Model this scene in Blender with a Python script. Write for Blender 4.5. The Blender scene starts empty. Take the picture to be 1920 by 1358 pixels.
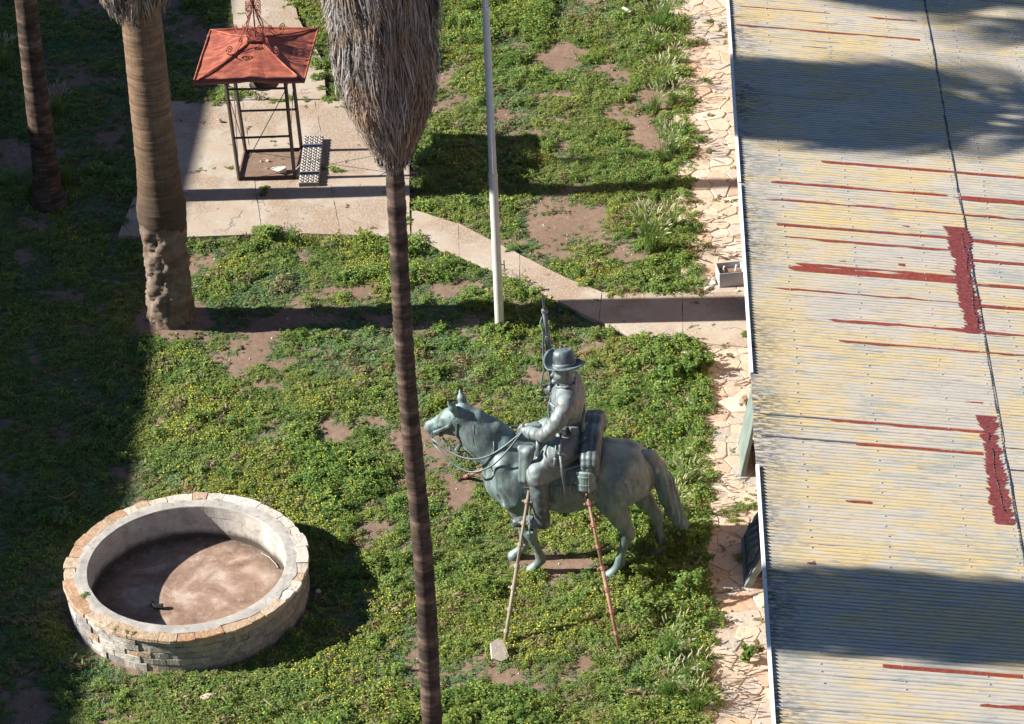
import bpy, bmesh, math, random
import numpy as np
from math import sin, cos, pi, radians, sqrt, atan2
from mathutils import Vector, Matrix

rnd = random.Random(7)
rng = np.random.default_rng(11)
SC = bpy.context.scene
COL = SC.collection

# ------------------------------------------------------------------ camera
PW, PH, FPX = 1920.0, 1358.0, 6000.0
CAM_H = 29.0
PITCH, ROLL, HEAD = radians(33), radians(2.4), radians(2.9)
fw = np.array([-sin(HEAD)*cos(PITCH), cos(HEAD)*cos(PITCH), -sin(PITCH)])
_r0 = np.array([cos(HEAD), sin(HEAD), 0.0]); _u0 = np.cross(_r0, fw)
rt = _r0*cos(ROLL) - _u0*sin(ROLL); up = _u0*cos(ROLL) + _r0*sin(ROLL)
CC = np.array([0.0, 0.0, CAM_H])
cd = bpy.data.cameras.new("camera"); cam = bpy.data.objects.new("camera", cd); COL.objects.link(cam)
cd.sensor_fit = 'HORIZONTAL'; cd.sensor_width = 36.0; cd.lens = FPX/PW*36.0
cd.clip_start = 1.0; cd.clip_end = 2000.0
cam.matrix_world = Matrix(((rt[0], up[0], -fw[0], 0), (rt[1], up[1], -fw[1], 0), (rt[2], up[2], -fw[2], CAM_H), (0, 0, 0, 1)))
SC.camera = cam

# ------------------------------------------------------------------ light
SUN_EL = radians(30.0)
SUN_AZ = radians(-90.8)          # compass style, clockwise from +Y : the sun stands in the west (-X)
w = bpy.data.worlds.new("World"); SC.world = w; w.use_nodes = True
wn = w.node_tree; sky = wn.nodes.new('ShaderNodeTexSky'); sky.sky_type = 'NISHITA'
sky.sun_disc = False; sky.sun_elevation = SUN_EL; sky.sun_rotation = SUN_AZ
sky.altitude = 1650; sky.air_density = 0.8; sky.dust_density = 0.1; sky.ozone_density = 1.6
wn.links.new(sky.outputs[0], wn.nodes['Background'].inputs[0]); wn.nodes['Background'].inputs[1].default_value = 0.05
sl = bpy.data.lights.new("sun", 'SUN'); sl.energy = 5.0; sl.angle = radians(0.53); sl.color = (1.0, 0.94, 0.84)
so = bpy.data.objects.new("sun", sl); COL.objects.link(so)
_sd = Vector((sin(SUN_AZ)*cos(SUN_EL), cos(SUN_AZ)*cos(SUN_EL), sin(SUN_EL)))
so.rotation_euler = _sd.to_track_quat('Z', 'Y').to_euler(); so.location = (-40, 40, 40)
SC.view_settings.view_transform = 'Standard'; SC.view_settings.look = 'None'
SC.view_settings.gamma = 1.0; SC.view_settings.exposure = 1.2; SC.view_settings.use_curve_mapping = False
SC.render.engine = 'CYCLES'; SC.cycles.max_bounces = 6; SC.cycles.diffuse_bounces = 3

# ------------------------------------------------------------------ helpers
def ray(U, V): return fw + rt*(U-PW/2)/FPX + up*(PH/2-V)/FPX
def G(U, V, z=0.0):
    d = ray(U, V); t = (z-CAM_H)/d[2]; return CC + d*t
def atY(U, V, Y):
    d = ray(U, V); return CC + d*(Y/d[1])

def link(name, me, mat=None, parent=None):
    o = bpy.data.objects.new(name, me); COL.objects.link(o)
    if mat is not None:
        for m in (mat if isinstance(mat, (list, tuple)) else [mat]): me.materials.append(m)
    if parent is not None: o.parent = parent
    return o
def tag(o, label=None, cat=None, group=None, kind=None):
    if label: o['label'] = label
    if cat: o['category'] = cat
    if group: o['group'] = group
    if kind: o['kind'] = kind
    return o
def thing(name, label, cat, loc=(0, 0, 0), rz=0.0, group=None):
    o = bpy.data.objects.new(name, None); COL.objects.link(o); o.location = loc; o.rotation_euler = (0, 0, rz)
    o.empty_display_size = 0.2
    return tag(o, label, cat, group)
def dup(o, loc=None, rz=None, parent=None):
    c = o.copy(); COL.objects.link(c)
    if parent is not None: c.parent = parent
    if loc is not None: c.location = loc
    if rz is not None: c.rotation_euler = (0, 0, rz)
    for ch in list(o.children): dup(ch, parent=c)
    return c
def np_mesh(name, V, F, smooth=False, mats=None):
    """V (n,3); F (m,k) array or list of polygons"""
    me = bpy.data.meshes.new(name); V = np.asarray(V, np.float32)
    if isinstance(F, np.ndarray):
        m, k = F.shape
        me.vertices.add(len(V)); me.vertices.foreach_set('co', V.ravel())
        me.loops.add(m*k); me.loops.foreach_set('vertex_index', F.astype(np.int32).ravel())
        me.polygons.add(m); me.polygons.foreach_set('loop_start', np.arange(0, m*k, k, dtype=np.int32))
        if mats is not None: me.polygons.foreach_set('material_index', np.asarray(mats, np.int32))
        me.update(calc_edges=True)
    else:
        me.from_pydata([tuple(map(float, v)) for v in V], [], [tuple(int(i) for i in f) for f in F])
        if mats is not None: me.polygons.foreach_set('material_index', np.asarray(mats, np.int32))
    if smooth: me.polygons.foreach_set('use_smooth', [True]*len(me.polygons))
    me.update(); return me

class MB:
    def __init__(s): s.V = []; s.F = []; s.M = []; s.n = 0
    def add(s, V, F, m=0):
        V = np.asarray(V, float); s.V.append(V)
        for f in F: s.F.append([int(i)+s.n for i in f]); s.M.append(m)
        s.n += len(V); return s
    def box(s, c, size, R=None, bev=0.0, m=0):
        h = np.array(size, float)/2; P = []
        b = min(bev, 0.45*min(size))
        for sx in (-1, 1):
            for sy in (-1, 1):
                for sz in (-1, 1):
                    g = np.array([sx, sy, sz])
                    if b <= 0: P.append(g*h)
                    else:
                        for ax in range(3):
                            q = h-b; q[ax] = h[ax]; P.append(g*q)
        bm = bmesh.new()
        for p in P: bm.verts.new(p)
        bmesh.ops.convex_hull(bm, input=bm.verts); bmesh.ops.dissolve_limit(bm, angle_limit=0.01, verts=bm.verts, edges=bm.edges)
        bm.verts.index_update(); V = np.array([v.co[:] for v in bm.verts]); F = [[v.index for v in f.verts] for f in bm.faces]; bm.free()
        if R is not None: V = V @ np.asarray(R, float).T
        return s.add(V+np.asarray(c, float), F, m)
    def tube(s, pts, r, n=6, m=0, cap=True):
        P = np.asarray(pts, float); k = len(P); R = np.full(k, r) if np.isscalar(r) else np.asarray(r, float)
        T = np.gradient(P, axis=0); T /= np.linalg.norm(T, axis=1)[:, None]+1e-9
        a = np.array([0, 0, 1.0]) if abs(T[0][2]) < .9 else np.array([1.0, 0, 0])
        V = []
        for i in range(k):
            a = a - T[i]*np.dot(a, T[i]); a /= np.linalg.norm(a)+1e-9; b = np.cross(T[i], a)
            for j in range(n):
                t = 2*pi*j/n; V.append(P[i]+R[i]*(a*cos(t)+b*sin(t)))
        F = [[i*n+j, i*n+(j+1) % n, (i+1)*n+(j+1) % n, (i+1)*n+j] for i in range(k-1) for j in range(n)]
        if cap: F += [list(range(n))[::-1], [(k-1)*n+j for j in range(n)]]
        return s.add(V, F, m)
    def lathe(s, prof, n=32, c=(0, 0, 0), m=0, closed=False):
        V = [(c[0]+r*cos(2*pi*j/n), c[1]+r*sin(2*pi*j/n), c[2]+z) for r, z in prof for j in range(n)]
        k = len(prof); F = [[i*n+j, i*n+(j+1) % n, ((i+1) % k)*n+(j+1) % n, ((i+1) % k)*n+j] for i in range(k if closed else k-1) for j in range(n)]
        return s.add(V, F, m)
    def prism(s, poly, z0, z1, m=0):
        n = len(poly); V = [(p[0], p[1], z0) for p in poly]+[(p[0], p[1], z1) for p in poly]
        F = [list(range(n))[::-1], list(range(n, 2*n))]+[[i, (i+1) % n, n+(i+1) % n, n+i] for i in range(n)]
        return s.add(V, F, m)
    def mesh(s, name, smooth=False):
        V = np.concatenate(s.V); me = bpy.data.meshes.new(name)
        me.from_pydata(V.tolist(), [], s.F); me.polygons.foreach_set('material_index', s.M)
        bm = bmesh.new(); bm.from_mesh(me); bmesh.ops.recalc_face_normals(bm, faces=bm.faces); bm.to_mesh(me); bm.free()
        if smooth: me.polygons.foreach_set('use_smooth', [True]*len(me.polygons))
        me.update(); return me
    def build(s, name, mat, parent=None, smooth=False):
        return link(name, s.mesh(name, smooth), mat, parent)
def rotz(a): return np.array([[cos(a), -sin(a), 0], [sin(a), cos(a), 0], [0, 0, 1]])
def roty(a): return np.array([[cos(a), 0, sin(a)], [0, 1, 0], [-sin(a), 0, cos(a)]])
def rotx(a): return np.array([[1, 0, 0], [0, cos(a), -sin(a)], [0, sin(a), cos(a)]])

def vnoise(x, y, seed=0):
    x = np.asarray(x, float); y = np.asarray(y, float)
    xi = np.floor(x).astype(np.int64); yi = np.floor(y).astype(np.int64); xf = x-xi; yf = y-yi
    def h(a, b):
        n = (a*374761393 + b*668265263 + seed*1442695041) & 0x7fffffff
        n = ((n ^ (n >> 13))*1274126177) & 0x7fffffff
        return ((n ^ (n >> 16)) & 0xffff)/65535.0
    u = xf*xf*(3-2*xf); v = yf*yf*(3-2*yf)
    return (h(xi, yi)*(1-u)+h(xi+1, yi)*u)*(1-v)+(h(xi, yi+1)*(1-u)+h(xi+1, yi+1)*u)*v
def fbm(x, y, seed=0, oct=4):
    s = 0; a = .5; t = 0
    for o in range(oct):
        s = s + a*vnoise(np.asarray(x)*2**o, np.asarray(y)*2**o, seed+o*17); t += a; a *= .5
    return s/t

# ------------------------------------------------------------------ materials
class N:
    def __init__(s, name, rough=.85, metal=0.0, spec=.3):
        s.mat = bpy.data.materials.new(name); s.mat.use_nodes = True; s.nt = s.mat.node_tree
        s.b = s.nt.nodes['Principled BSDF']; s.b.inputs['Roughness'].default_value = rough
        s.b.inputs['Metallic'].default_value = metal; s.b.inputs['Specular IOR Level'].default_value = spec
    def n(s, t, **k):
        x = s.nt.nodes.new(t)
        for a, b in k.items(): setattr(x, a, b)
        return x
    def l(s, a, b): s.nt.links.new(a, b)
    def pos(s, scale=(1, 1, 1), rot=(0, 0, 0), obj=False):
        c = s.n('ShaderNodeTexCoord').outputs['Object'] if obj else s.n('ShaderNodeNewGeometry').outputs['Position']
        m = s.n('ShaderNodeMapping'); m.inputs['Scale'].default_value = scale; m.inputs['Rotation'].default_value = rot
        s.l(c, m.inputs[0]); return m.outputs[0]
    def noise(s, vec, scale, detail=4, rough=.55, dist=0.0):
        x = s.n('ShaderNodeTexNoise'); x.inputs['Scale'].default_value = scale; x.inputs['Detail'].default_value = detail
        x.inputs['Roughness'].default_value = rough; x.inputs['Distortion'].default_value = dist; s.l(vec, x.inputs['Vector']); return x.outputs['Fac']
    def voro(s, vec, scale, feature='F1', out='Distance'):
        x = s.n('ShaderNodeTexVoronoi', feature=feature); x.inputs['Scale'].default_value = scale; s.l(vec, x.inputs['Vector']); return x.outputs[out]
    def ramp(s, f, stops, interp='LINEAR'):
        x = s.n('ShaderNodeValToRGB'); s.l(f, x.inputs[0]); e = x.color_ramp.elements; x.color_ramp.interpolation = interp
        while len(e) < len(stops): e.new(.5)
        for i, (p, c) in enumerate(stops):
            e[i].position = p; e[i].color = (c, c, c, 1) if np.isscalar(c) else (*c, 1)
        return x.outputs[0]
    def mix(s, f, a, b, blend='MIX'):
        x = s.n('ShaderNodeMix', data_type='RGBA', blend_type=blend)
        for v, i in ((f, 0), (a, 6), (b, 7)):
            if hasattr(v, 'links'): s.l(v, x.inputs[i])
            elif np.isscalar(v): x.inputs[i].default_value = v if i == 0 else (v, v, v, 1)
            else: x.inputs[i].default_value = (*v, 1)
        return x.outputs[2]
    def math(s, op, a, b=0.0):
        x = s.n('ShaderNodeMath', operation=op)
        for v, i in ((a, 0), (b, 1)):
            if hasattr(v, 'links'): s.l(v, x.inputs[i])
            else: x.inputs[i].default_value = v
        return x.outputs[0]
    def rand(s): return s.n('ShaderNodeObjectInfo').outputs['Random']
    def island(s): return s.n('ShaderNodeNewGeometry').outputs['Random Per Island']
    def xyz(s, v):
        x = s.n('ShaderNodeSeparateXYZ'); s.l(v, x.inputs[0]); return x.outputs
    def col(s, c):
        if hasattr(c, 'links'): s.l(c, s.b.inputs['Base Color'])
        else: s.b.inputs['Base Color'].default_value = (*c, 1)
        return s
    def bump(s, h, strength=.4, dist=.02):
        x = s.n('ShaderNodeBump'); x.inputs['Strength'].default_value = strength; x.inputs['Distance'].default_value = dist
        s.l(h, x.inputs['Height']); s.l(x.outputs[0], s.b.inputs['Normal']); return s
    def rough(s, v): s.l(v, s.b.inputs['Roughness']); return s

def m_soil():
    m = N('soil', .95, 0, .1); p = m.pos()
    a = m.noise(p, .55, 5); b = m.noise(p, 9, 6, .65); c = m.voro(p, 34)
    c0 = m.ramp(a, [(.3, (.22, .155, .118)), (.7, (.31, .228, .178))])
    c1 = m.mix(m.ramp(b, [(.35, 1.0), (.7, 0.0)]), c0, (.19, .128, .096))
    sp = m.ramp(c, [(.0, 1.0), (.13, 0.0)]); k = m.math('MULTIPLY', sp, m.ramp(m.noise(p, 60, 1), [(.55, 0.0), (.62, 1.0)]))
    m.col(m.mix(k, c1, (.45, .37, .3))); m.bump(m.math('ADD', b, m.math('MULTIPLY', k, .6)), .6, .018); return m.mat
def m_concrete(name='concrete', base=(.465, .41, .345), grav=.5):
    m = N(name, .92, 0, .15); p = m.pos()
    a = m.noise(p, .8, 5, .6); b = m.noise(p, 14, 5, .6); v = m.n('ShaderNodeTexVoronoi'); v.inputs['Scale'].default_value = 26; m.l(p, v.inputs['Vector'])
    g = m.ramp(a, [(.47, 0.0), (.56, grav)])
    c = m.mix(m.ramp(b, [(.3, 0.0), (.75, 1.0)]), tuple(x*.84 for x in base), tuple(min(1, x*1.08) for x in base))
    c = m.mix(m.ramp(m.noise(p, 1.7, 3), [(.38, 0.0), (.66, .75)]), c, (.40, .315, .24))
    gc = m.mix(m.ramp(v.outputs['Distance'], [(.15, 0.0), (.5, 1.0)]), m.ramp(m.xyz(v.outputs['Color'])[0], [(0, (.42, .3, .2)), (.5, (.52, .42, .33)), (1, (.62, .54, .46))]), (.25, .165, .11))
    c = m.mix(g, c, gc)
    e = m.n('ShaderNodeTexVoronoi', feature='DISTANCE_TO_EDGE'); e.inputs['Scale'].default_value = .62
    wp = m.n('ShaderNodeVectorMath', operation='ADD'); m.l(p, wp.inputs[0])
    nz = m.n('ShaderNodeTexNoise'); nz.inputs['Scale'].default_value = 3.0; nz.inputs['Detail'].default_value = 5; m.l(p, nz.inputs['Vector'])
    sc_ = m.n('ShaderNodeVectorMath', operation='SCALE'); sc_.inputs['Scale'].default_value = .35; m.l(nz.outputs['Color'], sc_.inputs[0]); m.l(sc_.outputs[0], wp.inputs[1])
    m.l(wp.outputs[0], e.inputs['Vector'])
    cr = m.math('MULTIPLY', m.ramp(e.outputs['Distance'], [(.0, 1.0), (.009, 0.0)]), m.ramp(m.noise(p, .9, 2), [(.54, 0.0), (.6, 1.0)]))
    c = m.mix(m.math('MULTIPLY', cr, .6), c, (.16, .115, .085)); m.col(c)
    h = m.math('SUBTRACT', m.math('ADD', m.math('MULTIPLY', b, .3), m.math('MULTIPLY', m.math('SUBTRACT', .6, v.outputs['Distance']), g)), cr)
    m.bump(h, .5, .012); return m.mat
def m_flag():
    m = N('flagstone', .85, 0, .2); p = m.pos(); r = m.rand()
    c = m.ramp(r, [(0, (.53, .43, .32)), (.14, (.44, .385, .325)), (.28, (.57, .475, .36)), (.44, (.43, .405, .37)), (.57, (.50, .33, .21)), (.63, (.58, .49, .385)), (.78, (.37, .36, .34)), (.86, (.66, .59, .5)), (.95, (.43, .31, .23))], 'CONSTANT')
    a = m.noise(p, 5, 6, .62, .6); c = m.mix(m.ramp(a, [(.35, 0.0), (.72, .7)]), c, (.5, .42, .335))
    c = m.mix(m.ramp(m.noise(p, 19, 5, .65), [(.3, .5), (.55, 0.0)]), c, (.26, .2, .16))
    c = m.mix(m.ramp(m.noise(p, 1.3, 5, .65), [(.46, 0.0), (.68, .5)]), c, (.47, .395, .315)); m.col(c)     # blown sand
    m.bump(m.noise(m.pos((1, 1, 1)), 12, 6, .6), .5, .03); return m.mat
def m_simple(name, c, rough=.7, metal=0, var=.25, scale=8, bump=.2, spec=.3, c2=None):
    m = N(name, rough, metal, spec); p = m.pos(obj=False); a = m.noise(p, scale, 5, .6)
    lo = tuple(x*(1-var) for x in c) if c2 is None else c2
    m.col(m.mix(m.ramp(a, [(.35, 0.0), (.65, 1.0)]), lo, c)); m.bump(a, bump, .01); return m.mat
def m_leaf(name, stops, trans=.3, rough=.55):
    m = N(name, rough, 0, .25); r = m.rand(); i = m.island()
    f = m.math('FRACT', m.math('ADD', m.math('MULTIPLY', r, .6), m.math('MULTIPLY', i, .4)))
    c = m.mix(1.0, m.ramp(f, stops), m.ramp(m.noise(m.pos((1, 1, 0)), .7, 4, .6), [(.3, (.70, .93, .85)), (.5, (.9, 1, .95)), (.7, (1.06, 1.02, .85))]), 'MULTIPLY'); m.col(c)
    t = m.n('ShaderNodeBsdfTranslucent'); m.l(c, t.inputs[0]); mx = m.n('ShaderNodeMixShader'); mx.inputs[0].default_value = trans
    m.l(m.b.outputs[0], mx.inputs[1]); m.l(t.outputs[0], mx.inputs[2]); m.l(mx.outputs[0], m.nt.nodes['Material Output'].inputs[0]); return m.mat
CORR = .0762
def m_roof():
    m = N('weathered_roof_paint', .7, .0, .12); P = m.pos(); X = m.xyz(P); r = m.rand()
    st = m.pos((1.2, 11.0, 1)); st2 = m.pos((1.5, 13.1, 1)); st3 = m.pos((.3, 1.6, 1))
    big = m.noise(m.pos((.35, .55, 1)), 1.6, 3)
    base = m.mix(m.ramp(m.noise(st3, 2.2, 3), [(.35, 0.0), (.65, 1.0)]), (.62, .55, .46), (.54, .495, .44))
    yel = m.ramp(m.math('ADD', m.noise(st, 1.5, 4, .6), m.math('MULTIPLY', m.math('SUBTRACT', big, .5), .7)), [(.49, 0.0), (.55, .8)])
    c = m.mix(yel, base, (.69, .53, .25))
    blu = m.ramp(m.math('ADD', m.noise(st2, 1.1, 4, .6), m.math('MULTIPLY', m.math('SUBTRACT', m.noise(m.pos((.4, .6, 1)), 2.3, 2), .5), .9)), [(.6, 0.0), (.7, .75)])
    c = m.mix(blu, c, (.38, .41, .385))
    # dirt lying in the troughs of the corrugation
    y = m.math('MULTIPLY', m.math('FRACT', m.math('DIVIDE', X[1], CORR)), 2*pi); tr = m.math('COSINE', y)
    tm = m.ramp(m.math('MULTIPLY', m.math('ADD', tr, 1.0), .5), [(.05, 1.0), (.4, 0.0)])
    dn = m.ramp(m.noise(m.pos((1.3, 11.0, 1)), 1.7, 4, .65), [(.32, .35), (.58, 1.0)])
    c = m.mix(m.math('MULTIPLY', m.math('MULTIPLY', tm, dn), .62), c, (.10, .10, .09))
    ed = m.math('MULTIPLY', m.ramp(m.noise(m.pos((3.2, 19.0, 1)), 2.0, 4, .7), [(.47, 0.0), (.55, .9)]), m.ramp(m.math('MULTIPLY', m.math('SUBTRACT', X[0], 1.44), 1.1), [(.15, 1.0), (.75, 0.0)]))
    ed = m.math('MULTIPLY', ed, m.ramp(m.noise(m.pos((.1, .5, 1)), 1.3, 2), [(.4, .25), (.6, 1.0)]))
    c = m.mix(ed, c, (.05, .055, .065))
    c = m.mix(m.ramp(m.noise(m.pos((2.2, 26, 1)), 2.4, 4, .7), [(.56, 0.0), (.64, .6)]), c, (.19, .19, .185))
    c = m.mix(m.ramp(m.noise(m.pos((6, 9, 1)), 3.0, 4, .7), [(.7, 0.0), (.74, .5)]), c, (.25, .13, .07))
    c = m.mix(m.math('MULTIPLY', m.ramp(r, [(0, 0.0), (1, 1.0)]), .22), c, (.42, .43, .43)); m.col(c)
    m.bump(m.noise(P, 40, 3), .12, .005); return m.mat
def m_bronze(name, dark, mid, green, gl, metal=.45, rough=.42):
    m = N(name, rough, metal, .5); p = m.pos(); a = m.noise(p, 2.1, 5, .6, .4); b = m.noise(m.pos((3, 3, .7)), 3.0, 5, .65)
    c = m.mix(m.ramp(a, [(.3, 0.0), (.6, 1.0)]), dark, mid)
    c = m.mix(m.ramp(b, [(.43, 0.0), (.68, .8)]), c, green)
    c = m.mix(m.ramp(m.noise(m.pos((5, 5, .8)), 4.2, 4, .6), [(.6, 0.0), (.78, .7)]), c, gl)
    nz_ = m.xyz(m.n('ShaderNodeNewGeometry').outputs['Normal'])[2]; upf = m.math('MULTIPLY', m.ramp(nz_, [(.35, 0.0), (.95, 1.0)]), m.ramp(m.noise(p, 3.3, 4), [(.38, .08), (.62, .65)])); c = m.mix(upf, c, gl)     # verdigris settled on the upper faces
    m.col(c)
    m.rough(m.ramp(b, [(.3, rough-.08), (.7, rough+.22)])); m.bump(m.math('ADD', m.noise(p, 13, 6, .65, .5), m.math('MULTIPLY', m.noise(m.pos((16, 16, 3)), 2.0, 4), .7)), .35, .012); return m.mat
def m_trunk(name, cols, ring=26, bump=.55, z0=0, z1=0, dark=(.05, .04, .033), dk=.7):
    m = N(name, .95, 0, .1); p = m.pos(); v = m.pos((1.2, 1.2, ring)); a = m.noise(v, 1.3, 5, .7); b = m.noise(m.pos((1.6, 1.6, 3.4)), 1.5, 5, .65)
    bnd = m.noise(m.pos((.7, .7, 4.2)), 1.6, 5, .72, .8); c = m.ramp(m.math('ADD', m.math('MULTIPLY', a, .7), m.math('MULTIPLY', bnd, .3)), [(.3 if dk > .5 else .2, dark), (.48 if dk > .5 else .42, cols[0]), (.62, cols[1]), (.75, cols[2])])
    c = m.mix(m.ramp(b, [(.38, .0), (.6, dk)]), c, dark)
    f = m.noise(m.pos((34, 34, 2.0)), 1.4, 3); c = m.mix(m.ramp(f, [(.35, .35), (.6, 0.0)]), c, dark)
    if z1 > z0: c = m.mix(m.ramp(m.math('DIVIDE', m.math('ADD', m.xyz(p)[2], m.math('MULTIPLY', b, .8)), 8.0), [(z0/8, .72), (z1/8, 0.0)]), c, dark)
    m.col(c)
    m.bump(m.math('ADD', a, m.math('MULTIPLY', f, .35)), bump, .006); return m.mat
def m_rust():
    m = N('rust_red_sheet', .62, .15, .3); p = m.pos()
    a = m.noise(m.pos((1.4, 4, 3), (0, 0, .5)), 2.2, 5, .6, .6); b = m.noise(p, 6, 5, .65)
    c = m.ramp(a, [(.3, (.21, .06, .046)), (.5, (.33, .098, .068)), (.64, (.44, .15, .085)), (.8, (.52, .23, .13))])
    c = m.mix(m.ramp(b, [(.5, 0.0), (.75, .5)]), c, (.14, .04, .035)); m.col(c); m.bump(a, .25, .02); return m.mat
def m_stone(name, stops, dirt=(.12, .11, .1), amt=.8):
    m = N(name, .9, 0, .2); p = m.pos(); r = m.rand(); c = m.ramp(r, stops, 'CONSTANT')
    a = m.noise(p, 7, 6, .65, .5); c = m.mix(m.ramp(a, [(.48, 0.0), (.66, amt)]), c, dirt)
    c = m.mix(m.ramp(m.noise(p, 16, 4, .6), [(.55, 0.0), (.7, .5)]), c, (.62, .58, .53)); m.col(c); m.bump(m.noise(p, 15, 6, .65), .7, .03); return m.mat
def m_plaster():
    m = N('fountain_plaster', .9, 0, .2); p = m.pos(); X = m.xyz(p); a = m.noise(p, 3.2, 6, .65)
    c = m.mix(m.ramp(a, [(.35, 0.0), (.7, 1.0)]), (.33, .315, .295), (.56, .53, .49))
    st = m.noise(m.pos((7, 7, .8)), 1.5, 4, .6); c = m.mix(m.ramp(st, [(.5, 0.0), (.75, .5)]), c, (.34, .32, .29))
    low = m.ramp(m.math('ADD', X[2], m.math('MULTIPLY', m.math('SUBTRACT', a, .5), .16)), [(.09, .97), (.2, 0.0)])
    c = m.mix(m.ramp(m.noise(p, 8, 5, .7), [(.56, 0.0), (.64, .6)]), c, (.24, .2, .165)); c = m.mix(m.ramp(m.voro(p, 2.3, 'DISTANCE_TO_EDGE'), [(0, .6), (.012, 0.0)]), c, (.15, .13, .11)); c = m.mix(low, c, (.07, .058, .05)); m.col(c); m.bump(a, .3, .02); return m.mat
def m_basin():
    m = N('basin_floor', .9, 0, .2); p = m.pos(); a = m.noise(p, 1.6, 6, .62, .8); b = m.noise(p, 9, 5, .65)
    c = m.ramp(a, [(.32, (.17, .105, .078)), (.5, (.31, .21, .16)), (.64, (.47, .37, .31))])
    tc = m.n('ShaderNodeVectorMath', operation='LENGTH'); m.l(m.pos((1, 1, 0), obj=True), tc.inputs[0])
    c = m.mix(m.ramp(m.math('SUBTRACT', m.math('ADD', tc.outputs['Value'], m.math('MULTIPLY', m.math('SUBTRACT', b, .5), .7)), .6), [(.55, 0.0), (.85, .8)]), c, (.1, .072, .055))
    c = m.mix(m.ramp(m.voro(p, 3.1, 'DISTANCE_TO_EDGE'), [(.0, .35), (.02, 0.0)]), c, (.12, .08, .06))
    c = m.mix(m.ramp(b, [(.52, 0.0), (.75, .45)]), c, (.55, .46, .4)); m.col(c); m.bump(b, .25, .01); return m.mat
def m_strand():
    m = N('dead_frond', .7, 0, .25); i = m.island(); p = m.pos()
    c = m.ramp(i, [(0, (.04, .031, .027)), (.22, (.11, .088, .075)), (.47, (.235, .215, .205)), (.72, (.38, .37, .365)), (.86, (.19, .13, .09)), (1, (.5, .49, .49))])
    c = m.mix(m.ramp(m.noise(p, 2.0, 3), [(.46, 0.0), (.64, .7)]), c, (.25, .15, .08)); m.col(c); return m.mat

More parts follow.
